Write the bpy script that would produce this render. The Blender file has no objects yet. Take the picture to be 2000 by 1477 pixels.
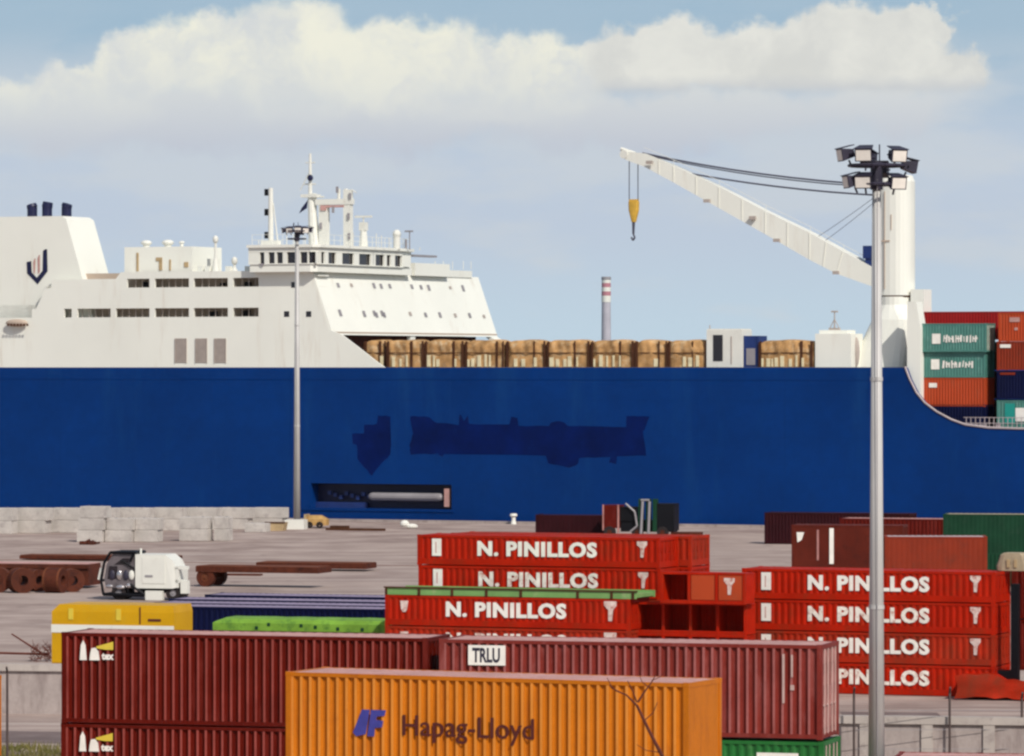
import bpy, bmesh, math, random
from mathutils import Vector, Matrix
R = math.radians
random.seed(7)
S = bpy.context.scene
COL = S.collection

# ------------------------------------------------------------------ camera, sky, sun, exposure
H = 14.5                      # eye height above the quay
F = 9500.0                    # focal length in photo pixels (2000 px wide)
YH = 717.0                    # row of the horizon
PHI = math.atan((YH - 738.5) / F)          # negative = the camera looks a hair down
cam_d = bpy.data.cameras.new('camera')
cam = bpy.data.objects.new('camera', cam_d); COL.objects.link(cam)
cam.location = (0, 0, H)
cam.rotation_euler = (R(90) + PHI, 0, 0)
cam_d.sensor_width = 36; cam_d.lens = 36 * F / 2000
cam_d.clip_start = 1; cam_d.clip_end = 60000
S.camera = cam
S.view_settings.view_transform = 'Standard'
try: S.view_settings.look = 'None'
except Exception: pass
S.view_settings.exposure = 0.0; S.view_settings.gamma = 1.0
S.cycles.filter_width = 2.5
S.cycles.max_bounces = 6

SUN_EL = R(42)
sd = Vector((0.47, -0.88, 0)).normalized() * math.cos(SUN_EL); sd.z = math.sin(SUN_EL)
sl = bpy.data.lights.new('sun', 'SUN'); sl.energy = 3.6; sl.angle = R(0.5); sl.color = (1.0, 0.955, 0.88)
so = bpy.data.objects.new('sun', sl); COL.objects.link(so)
so.rotation_euler = sd.to_track_quat('Z', 'Y').to_euler(); so.location = (60, -60, 80)

class NT:
    def __init__(s, tree): s.t = tree; s.n = tree.nodes; s.l = tree.links
    def node(s, typ, **kw):
        n = s.n.new(typ)
        for k, v in kw.items(): setattr(n, k, v)
        return n
    def set(s, sock, v):
        if isinstance(v, bpy.types.NodeSocket): s.l.new(v, sock)
        else:
            if isinstance(v, tuple) and len(v) == 3 and sock.type == 'RGBA': v = v + (1,)
            sock.default_value = v
    def m(s, op, a, b=0.0, c=0.0, clamp=False):
        n = s.node('ShaderNodeMath', operation=op); n.use_clamp = clamp
        s.set(n.inputs[0], a); s.set(n.inputs[1], b)
        if op in ('MULTIPLY_ADD', 'SMOOTH_MAX', 'SMOOTH_MIN'): s.set(n.inputs[2], c)
        return n.outputs[0]
    def mapr(s, v, a, b, c=0.0, d=1.0, smooth=False):
        n = s.node('ShaderNodeMapRange'); n.interpolation_type = 'SMOOTHSTEP' if smooth else 'LINEAR'
        n.clamp = True
        s.set(n.inputs['Value'], v)
        for k, x in (('From Min', a), ('From Max', b), ('To Min', c), ('To Max', d)): s.set(n.inputs[k], x)
        return n.outputs[0]
    def mix(s, f, a, b, blend='MIX'):
        n = s.node('ShaderNodeMix', data_type='RGBA', blend_type=blend)
        s.set(n.inputs[0], f); s.set(n.inputs[6], a); s.set(n.inputs[7], b)
        return n.outputs[2]
    def noise(s, vec, scale, detail=4, rough=0.55):
        n = s.node('ShaderNodeTexNoise'); s.set(n.inputs['Vector'], vec)
        n.inputs['Scale'].default_value = scale; n.inputs['Detail'].default_value = detail
        n.inputs['Roughness'].default_value = rough
        return n.outputs['Fac']
    def vec(s, x, y, z=0.0):
        n = s.node('ShaderNodeCombineXYZ'); s.set(n.inputs[0], x); s.set(n.inputs[1], y); s.set(n.inputs[2], z)
        return n.outputs[0]

def srgb(r, g, b):
    f = lambda c: (c / 255 / 12.92) if c / 255 <= 0.04045 else ((c / 255 + 0.055) / 1.055) ** 2.4
    return (f(r), f(g), f(b))

def build_world():
    w = bpy.data.worlds.new('World'); S.world = w; w.use_nodes = True
    T = NT(w.node_tree); T.n.clear()
    out = T.node('ShaderNodeOutputWorld'); bg = T.node('ShaderNodeBackground')
    T.l.new(bg.outputs[0], out.inputs[0])
    ST = 0.1
    bg.inputs['Strength'].default_value = ST
    sky = T.node('ShaderNodeTexSky', sky_type='NISHITA'); sky.sun_disc = False
    sky.sun_elevation = SUN_EL; sky.sun_rotation = math.atan2(sd.x, sd.y)
    sky.dust_density = 1.5
    geo = T.node('ShaderNodeTexCoord')
    sep = T.node('ShaderNodeSeparateXYZ'); T.l.new(geo.outputs['Generated'], sep.inputs[0])
    az = T.m('MULTIPLY', T.m('ARCTAN2', sep.outputs[0], sep.outputs[1]), 9.5)      # thousandths of the focal length
    el = T.m('MULTIPLY', T.m('ARCSINE', sep.outputs[2]), 9.5)
    P = T.vec(az, el, 0.0)
    # warp
    warp = T.node('ShaderNodeTexNoise'); T.l.new(P, warp.inputs['Vector']); warp.inputs['Scale'].default_value = 5.5
    warp.inputs['Detail'].default_value = 8; warp.inputs['Roughness'].default_value = 0.64
    wv = T.node('ShaderNodeVectorMath', operation='SUBTRACT'); T.l.new(warp.outputs['Color'], wv.inputs[0]); wv.inputs[1].default_value = (.5, .5, .5)
    ws = T.node('ShaderNodeVectorMath', operation='SCALE'); T.l.new(wv.outputs[0], ws.inputs[0]); ws.inputs['Scale'].default_value = 0.20
    Pw = T.node('ShaderNodeVectorMath', operation='ADD'); T.l.new(P, Pw.inputs[0]); T.l.new(ws.outputs[0], Pw.inputs[1])
    def blobs(lst, vec):
        acc = None
        for cx, cy, rx, ry in lst:
            c = ((cx - 1000) / 1000, (YH - cy) / 1000, 0)
            a = T.node('ShaderNodeVectorMath', operation='SUBTRACT'); T.l.new(vec, a.inputs[0]); a.inputs[1].default_value = c
            b = T.node('ShaderNodeVectorMath', operation='MULTIPLY'); T.l.new(a.outputs[0], b.inputs[0]); b.inputs[1].default_value = (1000 / rx, 1000 / ry, 1)
            l = T.node('ShaderNodeVectorMath', operation='LENGTH'); T.l.new(b.outputs[0], l.inputs[0])
            d = T.m('SUBTRACT', 1.0, l.outputs['Value'])
            acc = d if acc is None else T.m('SMOOTH_MAX', acc, d, 0.15)
        return acc
    d1 = blobs([(290, 110, 90, 90), (420, 110, 130, 100), (590, 120, 190, 130), (800, 130, 200, 110), (980, 165, 200, 100), (60, 215, 260, 80), (170, 165, 150, 60)
                ], Pw.outputs[0])
    d2 = blobs([(1300, 110, 170, 85), (1500, 105, 200, 95), (1700, 100, 180, 92), (1800, 50, 80, 40), (1180, 150, 150, 65), (1830, 160, 110, 60)], Pw.outputs[0])
    d3 = blobs([(1250, 225, 560, 72), (1720, 205, 200, 60), (800, 225, 520, 75), (250, 230, 420, 70)], Pw.outputs[0])
    def cm(d, a, b): return T.mapr(d, a, b, 0, 1, True)
    fine = T.noise(P, 22, 6, .62)
    big = T.noise(T.vec(az, T.m('MULTIPLY', el, 3.2)), 2.2, 5, .55)
    # clear sky close to the horizon: paler and bluer low down
    elp = T.m('MULTIPLY', el, 1.0)
    c_low = tuple(c / ST for c in srgb(192, 212, 226)); c_mid = tuple(c / ST for c in srgb(191, 204, 220)); c_top = tuple(c / ST for c in srgb(160, 187, 207))
    clear = T.mix(T.mapr(elp, 0.05, 0.30, 0, 1, True), c_low, c_mid)
    clear = T.mix(T.mapr(elp, 0.38, 0.68, 0, 1, True), clear, c_top)
    thin = T.mapr(T.m('ADD', big, T.mapr(elp, .15, .42, -.1, .08)), .42, .62, 0, .65, True)
    clear = T.mix(T.m('MULTIPLY', thin, T.mapr(elp, .66, .52, .15, 1)), clear, tuple(c / ST for c in srgb(204, 211, 217)))
    # clouds
    shade = T.mapr(T.m('ADD', el, T.m('MULTIPLY', T.noise(Pw.outputs[0], 5, 4, .6), .22)), .50, .78, 0, 1, True)
    shade2 = T.m('MULTIPLY', T.noise(Pw.outputs[0], 4.2, 7, .6), 1.0)
    c_lit = tuple(c / ST for c in srgb(240, 239, 223)); c_gr = tuple(c / ST for c in srgb(213, 217, 218)); c_dk = tuple(c / ST for c in srgb(190, 197, 211))
    base = T.mix(cm(d3, -.15, .55), clear, T.mix(T.mapr(el, .40, .54), c_dk, c_gr))
    k2 = T.mix(T.mapr(shade2, .35, .62, 0, 1, True), tuple(c / ST for c in srgb(214, 215, 211)), tuple(c / ST for c in srgb(229, 229, 222)))
    # grey flat underside of the right-hand cloud
    under = T.mapr(T.m('ADD', el, T.m('MULTIPLY', T.m('SUBTRACT', fine, .5), .03)), .535, .575, 0, 1, True)
    k2 = T.mix(under, tuple(c / ST for c in srgb(203, 206, 208)), k2)
    m2 = T.m('MULTIPLY', cm(d2, -.05, .26), T.mapr(el, .525, .55, 0, 1, True))
    base = T.mix(m2, base, k2)
    k1 = T.mix(T.mapr(shade2, .36, .60, 0, 1, True), c_gr, c_lit)
    k1 = T.mix(shade, c_gr, k1)
    m1 = T.m('MULTIPLY', cm(d1, -.06, .30), T.mapr(el, .44, .56, 0.15, 1, True))
    base = T.mix(m1, base, k1)
    # beyond the low band the physical sky takes over, with broken cloud
    gen = T.noise(geo.outputs['Generated'], 3.0, 6, .6)
    skyc = T.mix(T.mapr(gen, .48, .66, 0, .7, True), sky.outputs[0], (7.5, 7.5, 7.3))
    full = T.mix(T.mapr(el, .95, 1.7, 0, 1, True), base, skyc)
    full = T.mix(T.mapr(el, -.02, -.2, 0, 1), full, (1.6, 1.7, 1.8))
    T.l.new(full, bg.inputs['Color'])
build_world()

# ------------------------------------------------------------------ projection helpers
UPV = Vector((0, -math.sin(PHI), math.cos(PHI))); FWD = Vector((0, math.cos(PHI), math.sin(PHI)))
EYE = Vector((0, 0, H))
def ray(px, py): return FWD + Vector(((px - 1000) / F, 0, 0)) + UPV * ((738.5 - py) / F)
def at_depth(px, D):
    return (px - 1000) / F * D
def gpt(px, py, z=0.0):
    d = ray(px, py); t = (z - H) / d.z
    return EYE + d * t
class Frame:
    def __init__(s, x, y, deg):
        s.o = Vector((x, y, 0)); s.deg = deg; a = R(deg)
        s.u = Vector((math.cos(a), -math.sin(a), 0)); s.v = Vector((math.sin(a), math.cos(a), 0))
    def on_v(s, px, py, v):
        d = ray(px, py); t = (v - (EYE - s.o).dot(s.v)) / d.dot(s.v); p = EYE + d * t
        return ((p - s.o).dot(s.u), p.z)
    def on_u(s, px, py, u):
        d = ray(px, py); t = (u - (EYE - s.o).dot(s.u)) / d.dot(s.u); p = EYE + d * t
        return ((p - s.o).dot(s.v), p.z)
    def world(s, u, v, z): return s.o + s.u * u + s.v * v + Vector((0, 0, z))

# ------------------------------------------------------------------ materials
def mat(name, col, rough=0.6, var=0.12, vscale=0.6, metal=0.0, streak=0.0, dirt=None, dirt_amt=0.0, dscale=1.5, bump=0.0, bscale=8.0, spec=0.4, fine=0.0):
    m = bpy.data.materials.new(name); m.use_nodes = True
    T = NT(m.node_tree); b = T.n['Principled BSDF']
    tc = T.node('ShaderNodeTexCoord'); o = tc.outputs['Object']
    oi = T.node('ShaderNodeObjectInfo')
    add = T.node('ShaderNodeVectorMath', operation='ADD'); T.l.new(o, add.inputs[0])
    sc = T.node('ShaderNodeVectorMath', operation='SCALE'); sc.inputs[0].default_value = (37, 19, 23); T.l.new(oi.outputs['Random'], sc.inputs['Scale'])
    T.l.new(sc.outputs[0], add.inputs[1]); o = add.outputs[0]
    n = T.noise(o, vscale, 5, .6)
    f = T.mapr(n, .3, .7, 1 - var, 1 + var)
    c = T.mix(1.0, tuple(col), T.vec(f, f, f), 'MULTIPLY')
    if fine:
        n3 = T.noise(o, vscale * 14, 3, .7); f3 = T.mapr(n3, .3, .7, 1 - fine, 1 + fine)
        c = T.mix(1.0, c, T.vec(f3, f3, f3), 'MULTIPLY')
    if dirt is not None:
        n2 = T.noise(o, dscale, 8, .7)
        if streak:
            mp = T.node('ShaderNodeMapping'); T.l.new(o, mp.inputs[0]); mp.inputs['Scale'].default_value = (1, 1, streak)
            n2 = T.noise(mp.outputs[0], dscale, 7, .68)
        k = T.mapr(n2, .62 - .25 * dirt_amt, .78 - .1 * dirt_amt, 0, min(1, .35 + dirt_amt), True)
        c = T.mix(k, c, tuple(dirt))
    T.set(b.inputs['Base Color'], c)
    b.inputs['Roughness'].default_value = rough; b.inputs['Metallic'].default_value = metal
    b.inputs['Specular IOR Level'].default_value = spec
    if bump:
        bn = T.node('ShaderNodeBump'); bn.inputs['Strength'].default_value = bump; bn.inputs['Distance'].default_value = 0.02
        T.l.new(T.noise(o, bscale, 5, .6), bn.inputs['Height']); T.l.new(bn.outputs[0], b.inputs['Normal'])
    return m
RUST = (.13, .045, .02)
M = {}
M['hull'] = mat('hull_blue', (.0008, .0300, .155), .55, .15, .09, streak=.15, dirt=(.005, .046, .175), dirt_amt=.35, dscale=.35, fine=.07, spec=.08, bump=.25, bscale=.5)
M['hull_dark'] = mat('overpaint_navy', (.0003, .0078, .075), .6, .3, .35, dirt=(.0008, .016, .11), dirt_amt=.3, dscale=.5, spec=.08)
M['ship_white'] = mat('ship_white', (.785, .78, .70), .5, .04, .1, streak=.12, dirt=(.67, .62, .53), dirt_amt=.35, dscale=.8, spec=.22)
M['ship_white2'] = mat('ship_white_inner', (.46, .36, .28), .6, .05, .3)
M['white'] = mat('white_paint', (.71, .70, .63), .45, .04, .8, dirt=(.5, .45, .38), dirt_amt=.25, dscale=1.2, spec=.25)
M['dark_glass'] = mat('dark_glass', (.012, .008, .012), .12, .2, 1.0, spec=.6)
M['black'] = mat('black_paint', (.006, .006, .008), .5, .2, 1.0, spec=.15)
M['navy_paint'] = mat('navy_paint', (.006, .008, .045), .5, .2, 1.0)
M['deck'] = mat('deck_grey', (.16, .15, .15), .8, .2, .5)
M['grey'] = mat('grey_metal', (.27, .25, .26), .5, .12, .6)
M['pole'] = mat('galvanised_pole', (.50, .485, .46), .42, .06, .7, metal=.0, streak=.1, dirt=(.36, .33, .31), dirt_amt=.3, dscale=3)
M['louvre'] = mat('louvre_beige', (.40, .34, .30), .6, .1, 2)
M['tarp'] = mat('tan_tarpaulin', (.42, .235, .095), .75, .45, .9, dirt=(.62, .48, .30), dirt_amt=.55, dscale=1.2, bump=.6, bscale=2.5, spec=.15)
M['tarp_brown'] = mat('brown_strap', (.075, .03, .015), .8, .25, 1.2, spec=.1)
M['pale'] = mat('pale_plank', (.74, .64, .40), .7, .2, 1.5)
M['red'] = mat('container_red', (.39, .0125, .0015), .55, .2, .8, streak=.35, dirt=(.27, .022, .006), dirt_amt=.6, dscale=1.6, fine=.1, spec=.10)
M['red_dark'] = mat('container_dark_red', (.30, .008, .008), .5, .12, .5, dirt=(.2, .03, .03), dirt_amt=.3, spec=.18)
M['red_orange'] = mat('container_rust_orange', (.42, .055, .014), .55, .12, .5, streak=.3, dirt=(.34, .08, .035), dirt_amt=.4, spec=.2)
M['brick'] = mat('container_brick', (.22, .028, .011), .55, .16, .5, dirt=(.15, .03, .016), dirt_amt=.5, spec=.12)
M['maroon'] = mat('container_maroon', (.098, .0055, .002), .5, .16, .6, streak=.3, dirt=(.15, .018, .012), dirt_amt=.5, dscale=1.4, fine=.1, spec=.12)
M['maroon_ridge'] = mat('chalked_sunlit_maroon', (.27, .058, .046), .6, .18, .6, streak=.3, dirt=(.17, .024, .018), dirt_amt=.45, dscale=1.2, fine=.1, spec=.12)  # chalked ridge paint, with sunlit stripe contrast put into the colour
M['maroon2_ridge'] = mat('chalked_sunlit_faded_maroon', (.33, .105, .095), .6, .14, .6, streak=.3, dirt=(.24, .05, .04), dirt_amt=.5, dscale=1.4, fine=.1, spec=.15)  # same for the faded boxes: chalking plus painted sunlit stripes
M['orange_ridge'] = mat('sunlit_stripe_orange', (.70, .25, .04), .5, .08, .6, dirt=(.56, .18, .025), dirt_amt=.4, spec=.15)  # sunlit stripes of the corrugation put into a lighter orange
M['maroon2'] = mat('container_faded_maroon', (.19, .025, .018), .55, .14, .6, streak=.3, dirt=(.27, .07, .06), dirt_amt=.55, dscale=1.6, fine=.1, spec=.15)
M['maroon_dk'] = mat('container_dark_maroon', (.028, .004, .006), .6, .2, .7, spec=.1)
M['brown_ct'] = mat('container_brown', (.10, .014, .007), .6, .18, .7, dirt=(.06, .01, .006), dirt_amt=.5, spec=.12)
M['pink_door'] = mat('worn_pink_door', (.42, .19, .17), .7, .2, 1.6, streak=.2, dirt=(.24, .09, .07), dirt_amt=.7, dscale=3)
M['orange'] = mat('container_orange', (.51, .145, .006), .45, .08, .6, streak=.2, dirt=(.38, .10, .010), dirt_amt=.5, dscale=2, fine=.06, spec=.15)
M['roof_pink'] = mat('faded_roof', (.50, .28, .25), .7, .15, .7, dirt=(.40, .20, .17), dirt_amt=.6, dscale=2.5)
M['roof_grey'] = mat('pale_grey_roof', (.44, .37, .37), .7, .15, .7)
M['roof_cream'] = mat('cream_roof', (.40, .32, .21), .7, .2, .9, dirt=(.22, .17, .12), dirt_amt=.6, dscale=2.5)
M['green_ct'] = mat('container_green', (.012, .13, .022), .5, .15, .7, dirt=(.08, .22, .07), dirt_amt=.4)
M['green_dk'] = mat('container_dark_green', (.008, .042, .020), .5, .2, .7, dirt=(.02, .05, .03), dirt_amt=.5, spec=.12)
M['teal'] = mat('container_teal', (.065, .20, .165), .5, .12, .7, dirt=(.14, .28, .24), dirt_amt=.4)
M['teal_b'] = mat('container_bright_teal', (.01, .27, .22), .5, .1, .7)
M['teal_end'] = mat('teal_end', (.24, .38, .31), .6, .15, 1.5)
M['navy_ct'] = mat('container_navy', (.002, .004, .032), .5, .2, .7, spec=.12)
M['lavender'] = mat('lavender_roof', (.27, .22, .31), .75, .15, .5, dirt=(.20, .15, .20), dirt_amt=.5)
M['lime'] = mat('lime_green', (.17, .33, .04), .6, .2, .9, dirt=(.07, .17, .03), dirt_amt=.6, dscale=2, spec=.15)
M['frack'] = mat('flatrack_green', (.17, .33, .10), .6, .15, .8, dirt=(.35, .42, .2), dirt_amt=.4)
M['yellow'] = mat('yellow_paint', (.56, .30, .004), .45, .08, .7, dirt=(.52, .33, .02), dirt_amt=.4, spec=.2)
M['letter'] = mat('white_lettering', (.84, .80, .72), .6, .10, 2.5, dirt=(.68, .52, .44), dirt_amt=.35, dscale=5)
M['hl_brown'] = mat('dark_lettering', (.085, .012, .008), .6, .15, 2)
M['hl_blue'] = mat('blue_emblem', (.05, .05, .28), .6, .2, 3)
M['logo_yellow'] = mat('yellow_decal', (.66, .50, .05), .6, .1, 2)
M['lock_rod'] = mat('pale_lock_rod', (.52, .36, .32), .5, .15, 2)
M['rusty'] = mat('rusty_steel', (.085, .020, .009), .75, .3, 1.0, dirt=(.035, .009, .006), dirt_amt=.6, dscale=2.5, spec=.2)
M['rusty2'] = mat('rusty_plate', (.14, .042, .018), .8, .25, .6, dirt=(.07, .02, .012), dirt_amt=.5, dscale=1, spec=.2)
M['tyre'] = mat('tyre_rubber', (.018, .012, .012), .85, .2, 2)
M['concrete'] = mat('block_concrete', (.47, .43, .39), .9, .15, .6, dirt=(.34, .30, .28), dirt_amt=.6, dscale=1.5, bump=.4, bscale=4, fine=.08)
M['concrete_wall'] = mat('wall_concrete', (.37, .31, .285), .9, .12, .5, streak=.25, dirt=(.25, .20, .185), dirt_amt=.7, dscale=1.8, bump=.3, bscale=5, fine=.07)
M['bark'] = mat('bark', (.10, .022, .012), .9, .3, 3)
M['steel'] = mat('bright_steel', (.55, .52, .52), .25, .1, 1, metal=.8)
M['hook_yellow'] = mat('crane_hook_yellow', (.60, .36, .05), .5, .15, 1.5)
M['lens'] = mat('floodlight_lens', (.80, .74, .66), .15, .1, 2, spec=.8)
M['lamp_body'] = mat('lamp_body', (.030, .026, .045), .5, .2, 2)
M['cable'] = mat('steel_cable', (.06, .06, .09), .6, .1, 1)
M['chim'] = mat('chimney_concrete_hazed', (.42, .40, .44), .9, .1, .05)  # distance haze put into the concrete colour as pale lavender
M['chim_red'] = mat('chimney_red_hazed', (.42, .17, .20), .8, .1, .05)  # red paled by distance haze put into the colour
M['blue_box'] = mat('blue_box', (.01, .03, .14), .5, .2, 1)
M['tan'] = mat('tan_paint', (.42, .30, .16), .7, .2, 1.5)
M['soil'] = mat('soil', (.20, .15, .11), .95, .25, .5)

M['coping'] = mat('coping_concrete', (.43, .375, .335), .9, .12, .5, dirt=(.30, .25, .23), dirt_amt=.6, dscale=1.8)
M['post'] = mat('fence_post_steel', (.09, .065, .06), .8, .2, 2, spec=.2)
M['ochre'] = mat('ochre_paint', (.46, .27, .09), .7, .2, 1.5, dirt=(.25, .14, .05), dirt_amt=.6, dscale=2)
M['cab_grey'] = mat('cab_interior', (.12, .10, .105), .35, .3, 2, spec=.5)
M['red_b'] = mat('container_red_faded', (.36, .020, .005), .6, .22, .7, streak=.3, dirt=(.22, .030, .012), dirt_amt=.85, dscale=1.3, fine=.12, spec=.10)
M['mark'] = mat('worn_mark', (.70, .56, .50), .6, .2, 3, dirt=(.42, .10, .07), dirt_amt=.7, dscale=5)
M['letter_b'] = mat('worn_white_lettering', (.82, .77, .68), .6, .15, 2.5, dirt=(.45, .16, .11), dirt_amt=.6, dscale=4)
def ground_mat():
    m = bpy.data.materials.new('quay_concrete'); m.use_nodes = True
    T = NT(m.node_tree); b = T.n['Principled BSDF']
    tc = T.node('ShaderNodeTexCoord'); o = tc.outputs['Object']
    big = T.noise(o, .02, 5, .6); mid = T.noise(o, .16, 7, .65); sm = T.noise(o, 1.3, 6, .7)
    c = T.mix(T.mapr(mid, .33, .66, 0, 1, True), (.25, .182, .158), (.435, .342, .298))
    c = T.mix(T.mapr(big, .35, .65, 0, .6, True), c, (.40, .315, .272))
    c = T.mix(T.mapr(sm, .52, .75, 0, .45, True), c, (.25, .195, .175))
    # wheel tracks and seams run along the quay
    rot = T.node('ShaderNodeMapping'); T.l.new(o, rot.inputs[0]); rot.inputs['Rotation'].default_value = (0, 0, R(22)); rot.inputs['Scale'].default_value = (.012, .30, 1)
    st = T.noise(rot.outputs[0], 1.6, 6, .7)
    c = T.mix(T.mapr(st, .53, .66, 0, .75, True), c, (.20, .14, .125))
    oil = T.noise(o, .45, 4, .5)
    c = T.mix(T.mapr(oil, .66, .72, 0, .65, True), c, (.13, .095, .085))
    rot2 = T.node('ShaderNodeMapping'); T.l.new(o, rot2.inputs[0]); rot2.inputs['Rotation'].default_value = (0, 0, R(16)); rot2.inputs['Scale'].default_value = (.03, .5, 1)
    st2 = T.noise(rot2.outputs[0], 1.1, 5, .6)
    c = T.mix(T.mapr(st2, .60, .70, 0, .5, True), c, (.50, .44, .40))
    T.set(b.inputs['Base Color'], c); b.inputs['Roughness'].default_value = .92
    b.inputs['Specular IOR Level'].default_value = .2
    return m
M['ground'] = ground_mat()
M['asphalt'] = mat('dark_asphalt', (.155, .11, .10), .9, .2, .25, dirt=(.22, .17, .16), dirt_amt=.5, dscale=.5)
M['water'] = mat('sea_water', (.02, .045, .06), .15, .2, .02, bump=.6, bscale=.6, spec=.6)

# ------------------------------------------------------------------ mesh helpers
class MB:
    def __init__(s): s.v = []; s.f = []
    def add(s, vs, fs):
        k = len(s.v); s.v += [tuple(p) for p in vs]; s.f += [tuple(i + k for i in f) for f in fs]; return s
    def box(s, x0, x1, y0, y1, z0, z1):
        vs = [(x0, y0, z0), (x1, y0, z0), (x1, y1, z0), (x0, y1, z0), (x0, y0, z1), (x1, y0, z1), (x1, y1, z1), (x0, y1, z1)]
        return s.add(vs, [(0, 3, 2, 1), (4, 5, 6, 7), (0, 1, 5, 4), (1, 2, 6, 5), (2, 3, 7, 6), (3, 0, 4, 7)])
    def prism(s, poly, y0, y1):            # poly of (x, z), extruded along y
        n = len(poly)
        vs = [(x, y0, z) for x, z in poly] + [(x, y1, z) for x, z in poly]
        fs = [tuple(range(n)), tuple(range(2 * n - 1, n - 1, -1))] + [(i, i + n, (i + 1) % n + n, (i + 1) % n) for i in range(n)]
        return s.add(vs, fs)
    def plan(s, poly, z0, z1):             # poly of (x, y), extruded along z
        n = len(poly)
        vs = [(x, y, z0) for x, y in poly] + [(x, y, z1) for x, y in poly]
        fs = [tuple(range(n)), tuple(range(2 * n - 1, n - 1, -1))] + [(i, i + n, (i + 1) % n + n, (i + 1) % n) for i in range(n)]
        return s.add(vs, fs)
    def tube(s, p0, p1, r0, r1=None, n=10):
        r1 = r0 if r1 is None else r1
        p0 = Vector(p0); p1 = Vector(p1); d = (p1 - p0).normalized()
        a = d.orthogonal().normalized(); b = d.cross(a)
        vs = []
        for p, r in ((p0, r0), (p1, r1)):
            for i in range(n):
                t = 2 * math.pi * i / n; vs.append(p + a * (r * math.cos(t)) + b * (r * math.sin(t)))
        fs = [(i, (i + 1) % n, (i + 1) % n + n, i + n) for i in range(n)] + [tuple(range(n - 1, -1, -1)), tuple(range(n, 2 * n))]
        return s.add(vs, fs)
    def poly_tube(s, pts, r, n=6):
        for a, b in zip(pts, pts[1:]): s.tube(a, b, r, r, n)
        return s
    def ring(s, c, axis, r_out, r_in, w, n=20):     # hollow disc (tyre, coil)
        c = Vector(c); axis = Vector(axis).normalized(); a = axis.orthogonal().normalized(); b = axis.cross(a)
        vs = []
        for r, o in ((r_out, -w / 2), (r_out, w / 2), (r_in, w / 2), (r_in, -w / 2)):
            for i in range(n):
                t = 2 * math.pi * i / n; vs.append(c + axis * o + a * (r * math.cos(t)) + b * (r * math.sin(t)))
        fs = []
        for k in range(4):
            k2 = (k + 1) % 4
            fs += [(k * n + i, k * n + (i + 1) % n, k2 * n + (i + 1) % n, k2 * n + i) for i in range(n)]
        return s.add(vs, fs)
    def ball(s, c, r, sx=1, sy=1, sz=1, n=12):
        c = Vector(c); vs = []; m = n // 2
        for j in range(1, m):
            p = math.pi * j / m
            for i in range(n):
                t = 2 * math.pi * i / n
                vs.append((c.x + r * sx * math.sin(p) * math.cos(t), c.y + r * sy * math.sin(p) * math.sin(t), c.z + r * sz * math.cos(p)))
        top = len(vs); vs.append((c.x, c.y, c.z + r * sz)); bot = len(vs); vs.append((c.x, c.y, c.z - r * sz))
        fs = [(j * n + i, (j + 1) * n + i, (j + 1) * n + (i + 1) % n, j * n + (i + 1) % n) for j in range(m - 2) for i in range(n)]
        fs += [(top, i, (i + 1) % n) for i in range(n)] + [(bot, (m - 2) * n + (i + 1) % n, (m - 2) * n + i) for i in range(n)]
        return s.add(vs, fs)
    def mesh(s, name, mats, smooth=False, recalc=True):
        me = bpy.data.meshes.new(name); me.from_pydata(s.v, [], s.f)
        if recalc:
            bm = bmesh.new(); bm.from_mesh(me); bmesh.ops.recalc_face_normals(bm, faces=bm.faces[:]); bm.to_mesh(me); bm.free()
        for m in (mats if isinstance(mats, (list, tuple)) else [mats]): me.materials.append(m)
        if smooth:
            for p in me.polygons: p.use_smooth = True
        return me
    def build(s, name, m, parent=None, **kw):
        return link(name, s.mesh(name, m, **kw), parent)
def link(name, me, parent=None):
    o = bpy.data.objects.new(name, me); COL.objects.link(o)
    if parent: o.parent = parent
    return o
def tag(o, label=None, cat=None, group=None, kind=None):
    if label: o['label'] = label
    if cat: o['category'] = cat
    if group: o['group'] = group
    if kind: o['kind'] = kind
    return o
def thing(name, label, cat, loc=(0, 0, 0), deg=0.0, group=None):
    o = bpy.data.objects.new(name, None); COL.objects.link(o); o.empty_display_size = .3
    o.location = loc; o.rotation_euler = (0, 0, -R(deg)); return tag(o, label, cat, group)
def copy_tree(o, loc=None, label=None, group=None, parent=None, deg=None):
    c = o.copy(); COL.objects.link(c); c.parent = parent
    if loc is not None: c.location = loc
    if deg is not None: c.rotation_euler = (0, 0, -R(deg))
    if label: c['label'] = label
    if group: c['group'] = group
    for ch in [x for x in list(COL.objects) if x.parent == o]: copy_tree(ch, parent=c)
    return c

_txt = {}
def text_geo(body, bold):
    k = (body, bold)
    if k not in _txt:
        cu = bpy.data.curves.new('t', 'FONT'); cu.body = body; cu.size = 1; cu.offset = bold; cu.space_character = 1.1 if 'PIN' in body else 1.0; cu.resolution_u = 3
        ob = bpy.data.objects.new('t', cu); COL.objects.link(ob)
        dg = bpy.context.evaluated_depsgraph_get(); me = ob.evaluated_get(dg).to_mesh()
        vs = [tuple(v.co) for v in me.vertices]; fs = [tuple(p.vertices) for p in me.polygons]
        ob.evaluated_get(dg).to_mesh_clear(); bpy.data.objects.remove(ob); bpy.data.curves.remove(cu)
        _txt[k] = (vs, fs)
    return _txt[k]
def add_text(mb, body, x0, x1, z0, z1, y, bold=0.03):
    vs, fs = text_geo(body, bold)
    ax = min(v[0] for v in vs); bx = max(v[0] for v in vs); az = min(v[1] for v in vs); bz = max(v[1] for v in vs)
    mb.add([(x0 + (v[0] - ax) / (bx - ax) * (x1 - x0), y, z0 + (v[1] - az) / (bz - az) * (z1 - z0)) for v in vs], fs)
    return mb
def flat(mb, poly, y, dx=0, dz=0):
    mb.add([(x + dx, y, z + dz) for x, z in poly], [tuple(range(len(poly)))]); return mb

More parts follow.
